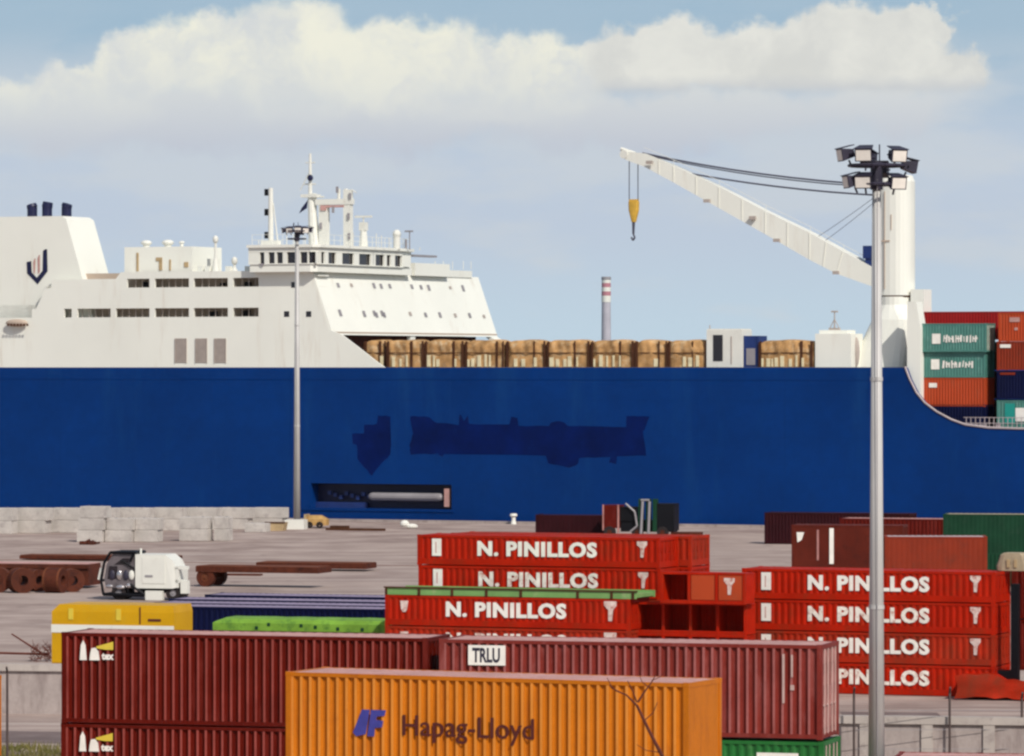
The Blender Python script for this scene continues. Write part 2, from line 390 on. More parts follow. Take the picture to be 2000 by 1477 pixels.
# ------------------------------------------------------------------ containers
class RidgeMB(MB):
    """corrugated sheet; with two materials the outer ridges take the second (paler paint: chalking plus sunlit stripes put into the colour)"""
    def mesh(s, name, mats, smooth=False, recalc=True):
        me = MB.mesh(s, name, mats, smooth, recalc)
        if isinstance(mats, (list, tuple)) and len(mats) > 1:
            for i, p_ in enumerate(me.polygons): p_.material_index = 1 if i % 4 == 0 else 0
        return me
def corrugated(L, z0, z1, x0, y_out, y_in, pitch, sgn=1):
    mb = RidgeMB(); x = x0; pts = [(x0, y_out)]
    n = max(1, round((L) / pitch)); p = L / n
    for i in range(n):
        b = x0 + i * p
        pts += [(b + .24 * p, y_out), (b + .44 * p, y_in), (b + .62 * p, y_in), (b + .97 * p, y_out)]
    pts.append((x0 + L, y_out))
    vs = []; fs = []
    for (px, py) in pts: vs += [(px, py, z0), (px, py, z1)]
    for i in range(len(pts) - 1): fs.append((2 * i, 2 * i + 2, 2 * i + 3, 2 * i + 1))
    return mb.add(vs, fs)
def end_corr(W, z0, z1, x_out, x_in, pitch=.25):
    mb = MB(); n = round((W - .3) / pitch); p = (W - .3) / n; pts = [(.15, x_out)]
    for i in range(n):
        b = .15 + i * p
        pts += [(b + .22 * p, x_out), (b + .44 * p, x_in), (b + .72 * p, x_in), (b + .94 * p, x_out)]
    pts.append((W - .15, x_out))
    vs = []; fs = []
    for (py, px) in pts: vs += [(px, py, z0), (px, py, z1)]
    for i in range(len(pts) - 1): fs.append((2 * i, 2 * i + 2, 2 * i + 3, 2 * i + 1))
    return mb.add(vs, fs)
def make_container(name, label, cat, loc, deg, m, L=12.19, W=2.44, HH=2.59, pitch=.278, bot=.16, top=.12, roof=None, door_mat=None,
                   doors=True, end_flat=False, group=None, smooth_side=False, depth=.045, ridge=None):
    t = thing(name, label, cat, loc, deg, group)
    fr = MB(); pw = .16
    for x in (0, L - pw):
        for y in (0, W - pw): fr.box(x, x + pw, y, y + pw, .0, HH)
    for y0, y1 in ((.012, .09), (W - .09, W - .012)):
        fr.box(pw, L - pw, y0, y1, .03, bot); fr.box(pw, L - pw, y0, y1, HH - top, HH - .012)
    for x0, x1 in ((.012, .12), (L - .12, L - .012)):
        fr.box(x0, x1, pw, W - pw, .03, bot); fr.box(x0, x1, pw, W - pw, HH - top - .02, HH - .012)
    for x in (-.006, L - .172):                # corner castings
        for y in (-.006, W - .158):
            for z in (-.003, HH - .115): fr.box(x, x + .178, y, y + .164, z, z + .118)
    fr.build('frame', m, t)
    if smooth_side:
        sp = MB(); sp.box(pw, L - pw, .03, .06, bot, HH - top)
        for i in range(1, 12):
            x = L * i / 12; sp.box(x - .03, x + .03, .018, .03, bot, HH - top)
        sp.build('side_wall', m, t)
    else:
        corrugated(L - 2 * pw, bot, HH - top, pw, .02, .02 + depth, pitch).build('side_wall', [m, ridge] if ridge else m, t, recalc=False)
    b = MB(); b.box(pw, L - pw, W - .06, W - .03, bot, HH - top); b.build('side_wall', m, t)
    # left end: corrugated front wall; right end: doors
    end_corr(W, bot, HH - top - .02, .03, .07).build('end_wall', m, t, recalc=False)
    dm = door_mat or m
    if end_flat:
        e = MB(); e.box(L - .07, L - .025, .16, W - .16, bot, HH - top - .02)
        e.build('end_wall', dm, t)
    elif doors:
        for k in (0, 1):
            y0 = .16 + k * (W / 2 - .16) + (.01 if k else 0); y1 = y0 + W / 2 - .17
            d = MB(); d.box(L - .08, L - .05, y0, y1, bot, HH - top - .02)
            nrib = 4 if HH > 2 else 2
            for i in range(nrib):
                z = bot + (HH - top - bot) * (i + .25) / nrib; d.box(L - .05, L - .035, y0 + .08, y1 - .08, z, z + (HH - top - bot) / nrib * .5)
            do = d.build('door', dm, t)
            for q in (.28, .74):
                yy = y0 + (y1 - y0) * q
                r = MB().tube((L - .018, yy, bot - .02), (L - .018, yy, HH - top - .02), .019, n=6)
                r.box(L - .03, L - .005, yy - .16, yy + .02, bot + .85 * min(1, HH / 2.6), bot + .9 * min(1, HH / 2.6))
                r.build('lock_rod', M['lock_rod'] if door_mat else m, do)
    rf = MB(); rf.box(pw, L - pw, .09, W - .09, HH - .05, HH - .028)
    n = int(L / .35)
    for i in range(n):
        x = .2 + (L - .4) * i / n; rf.box(x, x + .16, .16, W - .16, HH - .028, HH - .016)
    rf.build('roof', roof or m, t)
    fl = MB().box(.12, L - .12, .09, W - .09, .06, .12); fl.build('floor', M['rusty'], t)
    return t

# ================================================================== THE SETTING
SF = Frame(0, 0, 25.0)
p = gpt(1000, 1023); SF = Frame(p.x, p.y + 1.2, 25.0)           # origin on the hull plane
def quay(u, v, z=0): return SF.world(u, v, z)
SF_edge = -1.2
g = MB()
a = quay(-700, SF_edge); b = quay(700, SF_edge); c = quay(700, -1600); d = quay(-700, -1600)
g.add([(a.x, a.y, 0), (b.x, b.y, 0), (c.x, c.y, 0), (d.x, d.y, 0), (a.x, a.y, -8), (b.x, b.y, -8)], [(0, 3, 2, 1), (0, 1, 5, 4)])
tag(g.build('ground', M['ground'], recalc=False), kind='structure')
# quay edge kerb
k = MB(); k.box(-300, 300, SF_edge - .45, SF_edge + .0, .0, .22)
ko = k.build('quay_kerb', M['concrete_wall']); ko.location = SF.o; ko.rotation_euler = (0, 0, -R(25)); tag(ko, kind='structure')
w = MB(); w.add([(-30000, 300, -2.4), (30000, 300, -2.4), (30000, 45000, -2.4), (-30000, 45000, -2.4)], [(0, 1, 2, 3)])
tag(w.build('water', M['water'], recalc=False), kind='structure')
# service road and verge between the yard and the near stacks
def strip(name, m, D0, D1, z, deg=12, x0=-80, x1=80):
    fr = Frame(0, 0, deg); q = MB()
    pts = [Vector((0, D0, 0)) + fr.u * x0, Vector((0, D0, 0)) + fr.u * x1, Vector((0, D1, 0)) + fr.u * x1, Vector((0, D1, 0)) + fr.u * x0]
    q.add([(v.x, v.y, z) for v in pts], [(0, 1, 2, 3)])
    return tag(q.build(name, m, recalc=False), kind='structure')
strip('road', M['asphalt'], 183.5, 189.5, .004)
strip('road_patch', M['asphalt'], 202.5, 206.5, .004, deg=8, x0=13.9, x1=18.0)
strip('path', M['soil'], 165.0, 179.5, .004)
# seams of the crane rails on the quay
for px, py in ((900, 1107),):
    q = gpt(px, py); r = MB(); r.box(-120, 120, -.12, .12, .0, .02)
    o = r.build('road_seam', M['rusty2']); o.location = (q.x, q.y, .004); o.rotation_euler = (0, 0, -R(20)); tag(o, kind='structure')
# grass verge at the lower left
def grass():
    rnd = random.Random(3); mb = MB()
    c0 = gpt(60, 1470)
    for i in range(9000):
        x = c0.x + rnd.uniform(-6, 5); y = c0.y + rnd.uniform(-6, 3.0)
        if rnd.random() < .35 + .5 * math.sin(x * 2.1) * math.sin(y * 1.3): continue
        h = rnd.uniform(.08, .3); a = rnd.uniform(0, 6.28); wv = rnd.uniform(.015, .03)
        dx, dy = math.cos(a) * wv, math.sin(a) * wv; lx, ly = rnd.uniform(-.1, .1), rnd.uniform(-.1, .1)
        mb.add([(x - dx, y - dy, 0.0), (x + dx, y + dy, 0.0), (x + lx, y + ly, h)], [(0, 1, 2)])
    m = mat('dry_grass', (.15, .13, .035), .9, .4, .8, dirt=(.08, .10, .02), dirt_amt=.6, dscale=1)
    o = mb.build('grass', m, recalc=False)
    tag(o, 'short dry grass on the verge at the lower left', 'grass', kind='stuff')
grass()

# ------------------------------------------------------------------ far chimney
def chimney():
    D = 5200.0; x = at_depth(1184, D); hgt = H + (YH - 543) / F * D
    t = thing('chimney', 'tall distant power station chimney with red and white bands', 'chimney', (x, D, 0))
    r = lambda z: 5.5 - 1.0 * z / hgt
    MB().tube((0, 0, 0), (0, 0, hgt), r(0), r(hgt), 24).build('shaft', M['chim'], t, smooth=False)
    for z0, z1, m in ((hgt - 26, hgt - 19, 'white'), (hgt - 19, hgt - 14.5, 'chim_red'), (hgt - 14.5, hgt - 10, 'white'), (hgt - 10, hgt - 5.5, 'chim_red'), (hgt - 5.5, hgt - 1.5, 'white')):
        MB().tube((0, 0, z0), (0, 0, z1), r(z0) + .3, r(z1) + .3, 24).build('band', M[m], t)
    MB().tube((0, 0, hgt - 2), (0, 0, hgt + 1.2), r(hgt) + .6, r(hgt) + .6, 24).build('rim', M['grey'], t)
chimney()

# ================================================================== THE SHIP
ship = thing('cargo_ship', 'huge blue and white cargo ship moored along the quay', 'ship', (SF.o.x, SF.o.y, 0), 25)
V = lambda px, py, v=0: SF.on_v(px, py, v)
U = lambda px, py, u: SF.on_u(px, py, u)
BEAM = 34.0
z_dk = V(1000, 718)[1]; z_lo = V(1960, 838)[1]
uL = V(-500, 718)[0]; uR = V(2500, 718)[0]; uS = V(1768, 718)[0]
h0u, h0z = V(607, 992); h1u, h1z = V(882, 947)
PL = 1.6
hl = MB()
hl.prism([(uL, -4), (uR, -4), (uR, z_lo), (uS - .3, z_lo), (uS - .3, z_dk - .02), (uL, z_dk - .02)], PL, BEAM)
hb = MB()
hb.box(uL, h0u, 0, PL, -4, z_dk); hb.box(h0u, h1u, 0, PL, -4, h0z); hb.box(h0u, h1u, 0, PL, h1z, z_dk)
curve = [V(*q) for q in ((1768, 718), (1777, 742), (1790, 768), (1806, 788), (1830, 806), (1858, 821), (1885, 831), (1930, 837), (1990, 839), (2060, 839))]
poly = [(h1u, -4)] + [(uR, -4), (uR, z_lo)] + [q for q in curve[::-1]] + [(h1u, z_dk)]
hb.prism(poly, 0, PL - .9); hb.box(h1u, uS - .3, PL - .9, PL, -4, z_dk - .01); hb.box(uS - .3, uR, PL - .9, PL, -4, z_lo - .02)
hull = hb.build('hull', M['hull'], ship)
hl.build('hull', M['hull'], ship)
dk = MB(); dk.box(uL, uS - .4, .35, BEAM - .35, z_dk, z_dk + .03); dk.box(uS + 2, uR, 1.0, BEAM - .35, z_lo, z_lo + .03); dk.build('deck', M['deck'], ship)
# rub rails and plate seams
rr = MB()
for yy in (742,):
    z = V(1000, yy)[1]
    rr.box(uL, V(1770, 742)[0], -.03, 0, z, z + .05)
rr.build('rub_rail', M['hull'], ship)
sm = MB()
for i in range(-14, 15):
    u_ = i * 8.4 + 2; 
    if V(1760, 800)[0] > u_ : 
        if not (h0u - .1 < u_ < h1u + .1): sm.box(u_, u_ + .05, -.012, 0, -3, z_dk - .2)
        else: sm.box(u_, u_ + .05, -.012, 0, h1z + .1, z_dk - .2)
for z_ in (4.6, 8.1, 11.4): sm.box(uL, uS - 4, -.010, 0, z_, z_ + .04)
sm.build('plate_seam', M['hull'], ship)
# painted-out lettering
def ragged(pts, k=5, amp=1.1, seed=2):
    rnd_ = random.Random(seed); out = []
    for a_, b_ in zip(pts, pts[1:] + pts[:1]):
        for i in range(k): out.append((a_[0] + (b_[0] - a_[0]) * i / k + rnd_.uniform(-amp, amp), a_[1] + (b_[1] - a_[1]) * i / k + rnd_.uniform(-amp, amp)))
    return out
pt = MB()
em = [(762, 813), (738, 812), (736, 828), (712, 830), (711, 846), (688, 848), (688, 866), (697, 868), (698, 896), (712, 912), (726, 930), (744, 906), (762, 888), (764, 870), (762, 845)]
flat(pt, [V(x, y, -.02) for x, y in ragged(em, 3)], -.02)
pt.build('painted_out_emblem', M['hull_dark'], ship)
nm = [(800, 813), (836, 814), (852, 826), (896, 830), (898, 808), (906, 822), (914, 810), (916, 828), (994, 830), (998, 814), (1010, 816), (1012, 832), (1072, 832), (1078, 824), (1096, 823), (1110, 832), (1222, 834), (1224, 813), (1268, 814), (1264, 830), (1256, 842), (1262, 890), (1206, 892), (1204, 906), (1190, 904), (1192, 893), (1132, 894), (1130, 906), (1112, 914), (1070, 904), (1066, 890), (868, 886), (864, 894), (856, 886), (802, 888), (800, 870), (806, 846)]
pt = MB(); flat(pt, [V(x, y, -.02) for x, y in ragged(nm, 4)], -.02); pt.build('painted_out_name', M['hull_dark'], ship)
# recess with a pale gangway capsule
rc = MB(); rc.box(h0u, h1u, PL - .05, PL - .02, h0z, h1z); rc.build('side_opening', M['navy_paint'], ship)
g0, gz0 = V(720, 978, .6); g1, gz1 = V(866, 963, .6)
gm = MB(); gm.tube((g0 + .5, .7, (gz0 + gz1) / 2), (g1 - .5, .7, (gz0 + gz1) / 2), .40, n=12)
gm.ball((g0 + .5, .7, (gz0 + gz1) / 2), .40, 1.4); gm.ball((g1 - .5, .7, (gz0 + gz1) / 2), .40, 1.4)
gm.build('accommodation_ladder', M['grey'], ship)
pu, pz = V(874, 990, .4); MB().box(pu - .25, pu + .25, .2, .7, pz, pz + 1.7).build('bollard_post', M['roof_pink'], ship)
mm = MB()
for i in range(9):
    x = V(640 + i * 11, 975, .9)[0]; z = V(640, 962 + (i * 37 % 11), .9)[1]; mm.box(x, x + .35, .9, 1.2, z - .2, z + .15)
mm.box(V(615, 970, .9)[0], V(715, 970, .9)[0], 1.0, 1.3, h0z, h0z + .55)
mm.build('mooring_gear', M['blue_box'], ship)
# slightly raised frame below the opening
MB().box(h0u - 1, h1u + .3, -.08, 0, h0z - .25, h0z - .05).build('fender_strip', M['hull'], ship)

# superstructure: side wall with two rows of openings
SWT = .25
def rect_side(mb, x0, y0, x1, y1, v0=0.0, v1=SWT):
    u0, zt = V(x0, y0); u1, zb = V(x1, y1); mb.box(u0, u1, v0, v1, zb, zt)
sw = MB()
z620 = V(0, 621)[1]; z603 = V(0, 604)[1]; z562 = V(0, 564)[1]; z546 = V(0, 547)[1]; z534 = V(0, 534)[1]
zb = z_dk + .01
uw = lambda x: V(x, 600)[0]
sw.prism([(uL, zb), (V(751, 716)[0], zb), V(736, 707), V(700, 679), V(667, 654), V(644, 645), (V(634, 621)[0], z620), (uL, z620)], 0, SWT)
# row 1 (mullions between openings)
op1 = [(125, 140), (151, 216), (226, 292), (302, 369), (378, 445), (455, 505)]
op2 = [(248, 292), (302, 369), (378, 445), (455, 505)]
def mullions(ops, za, zb_, x_end_left, x_right_top, x_right_bot):
    prev = x_end_left
    for a_, b_ in ops:
        sw.box(uw(prev), uw(a_), 0, SWT, za, zb_); prev = b_
    sw.prism([(uw(prev), za), (V(x_right_bot, 0)[0], za), (V(x_right_top, 0)[0], zb_), (uw(prev), zb_)], 0, SWT)
mullions(op1, z620, z603, 62, 630, 634)
sw.prism([(uw(70), z603), (uw(630), z603), (uw(619), z562), (uw(88), z562), (uw(78), z603 + .8)], 0, SWT)
mullions(op2, z562, z546, 100, 614, 619)
sw.prism([(uw(226), z546), (uw(614), z546), (uw(610), z534), (uw(236), z534)], 0, SWT)
side = sw.build('side_wall', M['ship_white'], ship)
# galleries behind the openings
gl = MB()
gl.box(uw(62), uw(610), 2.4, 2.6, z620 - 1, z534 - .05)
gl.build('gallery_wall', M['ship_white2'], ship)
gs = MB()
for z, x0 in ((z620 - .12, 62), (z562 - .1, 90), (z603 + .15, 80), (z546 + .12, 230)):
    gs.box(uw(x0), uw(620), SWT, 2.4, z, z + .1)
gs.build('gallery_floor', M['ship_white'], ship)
gp = MB()
for x in range(130, 505, 13):
    gp.box(uw(x), uw(x) + .06, .45, .5, z620, z603)
    if x > 250: gp.box(uw(x), uw(x) + .06, .45, .5, z562, z546)
gp.build('railing', M['louvre'], ship)
gd = MB()
for x0, x1, y0, y1 in ((393, 404, 608, 620), (456, 468, 606, 620), (128, 138, 606, 619), (262, 275, 550, 561), (462, 470, 550, 560), (414, 420, 552, 558)):
    gd.box(uw(x0), uw(x1), 1.6, 2.2, V(x0, y1)[1], V(x0, y0)[1])
gd.build('gallery_locker', M['black'], ship)
# wall mass behind the side wall
uf_top, zf_top = V(610, 529); uf_bot, zf_bot = V(650, 652)
blk = MB()
u505 = uw(509)
blk.prism([(u505, z620 - .5), (uf_bot - 1.0, z620 - .5), (uf_top - .05, zf_top - .06), (u505, zf_top - .06)], SWT + .02, 3)
blk.prism([(uw(226), zb), (uf_bot - 2.5, zb), (uf_bot - 2.5, z620 - .5), (uf_top - .6, zf_top - .06), (uw(226), zf_top - .06)], 3, BEAM)
blk.box(uL, uw(226), 2.8, BEAM, zb, z603)
blk.build('accommodation_block', M['ship_white'], ship)
# raked front with its overhanging lower edge
z_fb = V(650, 654)[1]
slope = (uf_bot - uf_top) / (zf_top - zf_bot)
vR = U(972, 652, uf_bot)[0]
fr_ = MB(); fr_.prism([(uf_top - .5, zf_top), (uf_top, zf_top), (uf_bot, z_fb), (uf_bot - .6, z_fb)], 0.02, vR)
fr_.prism([(uf_bot - .6, z_fb - .02), (uf_bot, z_fb - .02), (uf_bot + 1.0, z_fb - .6), (uf_bot + .2, z_fb - .6)], vR - 1.6, vR)
front = fr_.build('front_wall', M['ship_white'], ship)
MB().box(uf_bot - 2.45, uf_bot - 2.3, .5, vR - .3, zb, z_fb).build('lower_front', M['rusty'], ship)
MB().box(uf_bot - .5, uf_bot - .1, U(804, 655, uf_bot)[0], U(813, 655, uf_bot)[0], zb, z_fb).build('pillar', M['ship_white'], ship)
MB().box(uf_bot - 2.4, uf_bot - .05, .3, vR, z_fb + .1, z_fb + .3).build('overhang_floor', M['ship_white2'], ship)
# front windows (small) on the raked wall
def on_front(px, py):
    u = uf_top
    for _ in range(8):
        v, z = U(px, py, u); u = uf_top + (zf_top - z) * slope
    return u, v, z
for px, py, h in ((660, 557, 9), (686, 557, 7), (730, 558, 11), (744, 559, 10), (761, 559, 9), (804, 560, 9), (822, 561, 9), (837, 562, 12), (879, 562, 6), (904, 563, 13),
               (664, 611, 13), (711, 613, 12), (731, 612, 11), (735, 615, 10), (746, 612, 11), (750, 615, 10), (801, 613, 8), (831, 615, 9), (859, 615, 11), (889, 616, 8), (917, 616, 10), (945, 618, 7)):
    u, v, z = on_front(px, py); hh = h / 21 / 2
    wm = MB(); wm.add([(u + .03 - hh * slope + .01, v - .28, z + hh), (u + .03 - hh * slope + .01, v + .28, z + hh), (u + .04 + hh * slope, v + .28, z - hh), (u + .04 + hh * slope, v - .28, z - hh)], [(0, 1, 2, 3)])
    wm.build('window', M['louvre'] if h < 9 else M['grey'], ship, recalc=False)
# square ports in the side
for px, py, s in ((576, 557, 7), (560, 614, 5), (603, 614, 5)):
    u0, z0 = V(px - s, py + 5); u1, z1 = V(px + s, py - 6)
    MB().box(u0, u1, -.025, .0, z0, z1).build('porthole', M['dark_glass'], ship)
# three louvred vents low on the side
for x in (343, 383, 420):
    u0, z0 = V(x, 709); u1, z1 = V(x + 21, 661)
    lv = MB(); lv.box(u0, u1, -.03, -.002, z0, z1)
    for k_ in range(12):
        z = z0 + (z1 - z0) * (k_ + .3) / 12; lv.box(u0 + .03, u1 - .03, -.07, -.03, z, z + .07)
    lv.box(u0 - .05, u0, -.1, 0, z0, z1); lv.box(u1, u1 + .05, -.1, 0, z0, z1)
    lv.build('vent', M['louvre'], ship)
# boat deck at the left: lockers, davit
bd = MB()
u0, z = V(0, 625); bd.box(V(-60, 600)[0], V(58, 600)[0], 1.5, 2.0, z620, V(0, 596)[1])
bd.build('boat_deck_wall', M['ship_white'], ship)
dv = MB()
ub, zz = V(82, 618); dv.box(ub - .25, ub + .25, .5, 1.0, z620, V(82, 563)[1]); dv.poly_tube([(ub, .6, V(82, 565)[1]), (ub + .9, .4, V(82, 556)[1]), (ub + 1.6, .2, V(82, 562)[1]), (ub + .9, .3, V(100, 590)[1])], .14)
dv.box(ub - .5, ub + 1.0, .3, 1.2, z620, z620 + .25)
dv.build('davit', M['ship_white'], ship)
bt = MB(); bu, bz = V(36, 634); bt.ball((bu, -.35, bz + .15), 1.25, 1.0, .28, .30, 14); bt.build('rescue_boat', M['ship_white2'], ship, smooth=True)
lk = MB()
for i in range(7):
    u0, z0 = V(14 + i * 6.3, 637, -.75); lk.box(u0, u0 + .18, -.78, -.70, z0, z0 + .22)
lk.build('boat_window', M['tarp_brown'], ship)
# funnel casing
fn = MB(); FU0, FZ0 = V(-70, 424, 1.5); FU1, FZ1 = V(129, 422, 1.5); FU2, FZ2 = V(168, 569, 1.5)
fn.prism([(FU0, z603 - 1), (FU2 + .8, z603 - 1), (FU2, FZ2), (FU1, FZ1 - .3), (FU1 - .5, FZ1), (FU0, FZ1)], 1.5, 6.9)
fun = fn.build('funnel', M['ship_white'], ship)
for i, (x, dz) in enumerate(((62, 0), (91, .2), (129, 0))):
    u = V(x, 410, 3.5)[0]; ex = MB(); ex.tube((u, 3.6, FZ1 - .1), (u, 3.6, FZ1 + 1.0), .50, .50, 14)
    ex.tube((u, 3.6, FZ1 + .95), (u + (-.1 if i == 0 else .1), 3.6, FZ1 + 1.25 + dz), .55, .5, 14); ex.build('exhaust_pipe', M['navy_paint'], fun)
# emblem on the funnel
eb = MB(); 
def fv(pts, mb): flat(mb, [V(x, y, 1.46) for x, y in pts], 1.46)
fv([(52, 512), (61, 510), (62, 532), (72, 543), (74, 556), (53, 534)], eb)
fv([(84, 490), (92, 487), (93, 530), (73, 556), (71.5, 543), (83, 529)], eb)
fv([(84, 490), (88, 487), (92, 487), (92.5, 489)], eb)
eb.build('emblem', M['navy_paint'], fun)
e2 = MB(); fv([(65, 512), (67.5, 505), (69.5, 505), (68, 536), (65.5, 531)], e2); fv([(73, 505), (76, 498), (78, 498), (78, 531), (74, 536)], e2)
e2.build('emblem_stripe', M['roof_pink'], fun)
# upper deckhouse with vents
dh = MB(); u0, z1 = V(243, 483, 3); u1, _ = V(375, 483, 3); dh.box(u0, u1, 3, 9, z534 - .1, z1)
dh.box(uw(226), uw(244), 1.0, 4, z534 - .1, V(0, 560)[1] + 1.2)
dh.box(uw(375), uw(382), 3, 5, z534, z1 - 1.2)
dho = dh.build('deckhouse', M['ship_white'], ship)
dd = MB()
for x0, x1, y0, y1, in ((267, 271, 494, 530), (305, 317, 503, 510), (311, 317, 508, 528), (331, 334, 507, 528), (360, 368, 512, 522)):
    ua, za = V(x0, y1, 3); ub_, zb_ = V(x1, y0, 3); dd.box(ua, ub_, 2.93, 3.0, za, zb_)
dd.build('door', M['tan'], dho)
for x, r in ((286, .55), (328, .6), (355, .3)):
    u, z = V(x, 480, 5); MB().tube((u, 5, z1 - .1), (u, 5, z1 + .35), r * .6).ball((u, 5, z1 + .45), r, 1, 1, .5).build('mushroom_vent', M['white'], dho)
# small domes on the upper deck
for x, y, r in ((421, 470, .28), (458, 512, .3)):
    u, z = V(x, y, 2); MB().tube((u, 2, z534 - .1), (u, 2, z - .1), .18, .12).tube((u, 2, z534 - .1), (u, 2, z534 + (z - z534) * .45), .45, .14).ball((u, 2, z + .1), r, 1, 1, 1.4).build('antenna_dome', M['white'], ship)
for x in (386, 400, 440, 478):
    u, z = V(x, 520, 1.5); MB().box(u, u + .5, 1.5, 2, z534 - .05, z - .0).build('deck_vent', M['ship_white'], ship)

# bridge
zbb = V(555, 517)[1]; zbt = V(555, 479)[1]; zw0 = V(555, 515)[1]; zw1 = V(555, 493)[1]
ub0 = V(485, 500, -1.0)[0]; ub1 = V(618, 500, -1.0)[0]
vB = U(818, 500, ub1 - .4)[0]
br = MB()
plan = [(ub0, -1.0), (ub1 - .6, -1.0), (ub1, -.5), (ub1, vB - 4.5), (ub1 - .5, vB - 1.5), (ub1 - 1.8, vB), (ub0, vB)]
br.plan(plan, zbb, zw0)
br.plan(plan, zw1, zbt)
br.plan([(x + (.25 if x > ub0 + 1 else -.1), y + (-.2 if y < 0 else .2)) for x, y in plan], zbt - .25, zbt + .02)
# posts between the windows
def bw(px, v=-1.0): return SF.on_v(px, 500, v)[0]
side_w = [(507, 516), (524, 536), (540, 552), (560, 576), (586, 600), (602, 616)]
prev = 485
for a_, b_ in side_w + [(619, 619)]:
    br.box(bw(prev), bw(a_), -.98, -.78, zw0 - .01, zw1 + .01); prev = b_
fw = [(628, 635), (642, 657), (669, 692), (702, 725), (734, 751), (756, 764), (772, 789), (795, 803)]
pv = -.5
def fwv(px): return U(px, 500, ub1)[0]
for a_, b_ in fw:
    br.box(ub1 - .2, ub1 - .02, pv, fwv(a_), zw0 - .01, zw1 + .01); pv = fwv(b_)
br.box(ub1 - .25, ub1 - .04, pv, vB - 4.5, zw0 - .01, zw1 + .01)
bro = br.build('bridge', M['ship_white'], ship)
gm = MB(); gm.plan([(x - (.28 if x > ub0 + 1 else -.25), y + (.25 if y < 5 else -.25)) for x, y in plan], zw0 - .02, zw1 + .02)
gm.build('window_band', M['dark_glass'], bro)
# corbel under the wing
MB().prism([(ub0 + .3, zbb), (ub0 + 2.2, zbb), (ub0 + 2.2, zbb - .1), (ub0 + 1.4, zbb - .1)], -.95, 0).build('wing_bracket', M['ship_white'], bro)
cb = MB(); cb.prism([(bw(505), zw0), (bw(517), zw0), (bw(512), V(0, 527)[1])], -1.03, -1.0); cb.build('wing_light', M['grey'], bro)
MB().plan([(ub0 + .1, -.9), (ub1 - .7, -.9), (ub1 - .2, -.4), (ub1 - .2, vB - 2), (ub0, vB - 1)], zf_top - .1, zbb + .01).build('bridge_base', M['ship_white'], ship)
# lower roofs on the far wing
ms = MB(); v1 = U(884, 520, ub1)[0]; v2 = U(936, 530, ub1)[0]
ms.box(ub0, ub1 - .3, vB - 1, v1, zf_top - .1, U(850, 515, ub1)[1]); ms.box(ub0, ub1 - .8, v1, v2, zf_top - .1, U(900, 528, ub1)[1])
ms.build('far_wing', M['ship_white'], ship)
MB().box(ub1 - 1.5, ub1 - .7, U(820, 500, ub1)[0], U(866, 500, ub1)[0], U(840, 502, ub1)[1], U(840, 498, ub1)[1]).build('wing_awning', M['grey'], ship)
dt = MB()
for x, y in ((566, 523), (632, 524), (680, 527)):
    if x < 600: u, z = V(x, y, -.05); dt.box(u - .2, u + .2, -.12, 0, z - .15, z + .15)
    else:
        u, v, z = on_front(x, y + 8); dt.box(u, u + .15, v - .4, v + .3, z + .1, z + .6)
dt.build('flood_lamp', M['grey'], ship)
# railings and gear on the bridge roof
rl = MB()
for i in range(16):
    v = -.6 + i * (vB - 1.5) / 15; rl.tube((ub1 - .4, v, zbt), (ub1 - .4, v, zbt + 1.0), .025, n=5)
for dz in (.5, 1.0): rl.tube((ub1 - .4, -.6, zbt + dz), (ub1 - .4, vB - 2.1, zbt + dz), .022, n=5); rl.tube((ub0 + .2, -.6, zbt + dz), (ub1 - .4, -.6, zbt + dz), .022, n=5)
for i in range(7): u = ub0 + .2 + i * (ub1 - ub0 - .7) / 6; rl.tube((u, -.6, zbt), (u, -.6, zbt + 1.0), .025, n=5)
rl.build('railing', M['ship_white'], bro)
def mast_v(px, v): return V(px, 450, v)[0]
# left signal mast
def zat(py, v): return V(600, py, v)[1]
v = 2.0; u = mast_v(529, v)
ms_ = MB(); ms_.tube((u, v, zbt - .05), (u, v, zat(366, v)), .28, .22, 10); ms_.tube((u + .8, v, zbt), (u + .25, v, zat(395, v)), .08, .06, 6); ms_.box(u - .9, u + .9, v - .4, v + .4, zbt, zbt + .5)
mo = ms_.build('signal_mast', M['white'], ship)
for y in (374, 413, 458): MB().box(u - .62, u - .34, v - .15, v + .15, zat(y + 7, v), zat(y - 6, v)).build('mast_lamp', M['black'], mo)
# main mast and gantry
v = 8.0; u = mast_v(606, v)
mm_ = MB(); mm_.tube((u, v, zat(410, v)), (u, v, zat(300, v)), .24, .12, 8); mm_.tube((u + .5, v, zbt), (u + .1, v, zat(385, v)), .62, .35, 10)
mm_.box(u - .8, u + .9, v - .5, v + .5, zat(386, v), zat(380, v)); mm_.tube((u - .5, v, zat(318, v)), (u + .5, v, zat(318, v)), .06); mm_.tube((u - .7, v, zat(360, v)), (u + .6, v, zat(360, v)), .07)
mm_.tube((u - 1.1, v, zat(372, v)), (u - .2, v, zat(340, v)), .05, n=5)
mmo = mm_.build('main_mast', M['white'], ship)
MB().ball((u + .15, v - .3, zat(348, v)), .32, 1, .6, 1).build('mast_lamp', M['navy_paint'], mmo)
fg = MB(); z0 = zat(398, v); fg.add([(u - .1, v - .3, z0 + .35), (u - .2, v - .3, z0 - .45), (u - 1.1, v - .25, z0 - .95), (u - .75, v - .35, z0 - .4)], [(0, 1, 2, 3)])
fg.add([(u - .12, v - .26, z0 + .34), (u - .22, v - .26, z0 - .44), (u - 1.1, v - .21, z0 - .94), (u - .77, v - .31, z0 - .4)], [(3, 2, 1, 0)])
fg.build('flag', M['navy_paint'], mmo)
gy = MB(); uA = mast_v(633, v); uB = mast_v(680, v)
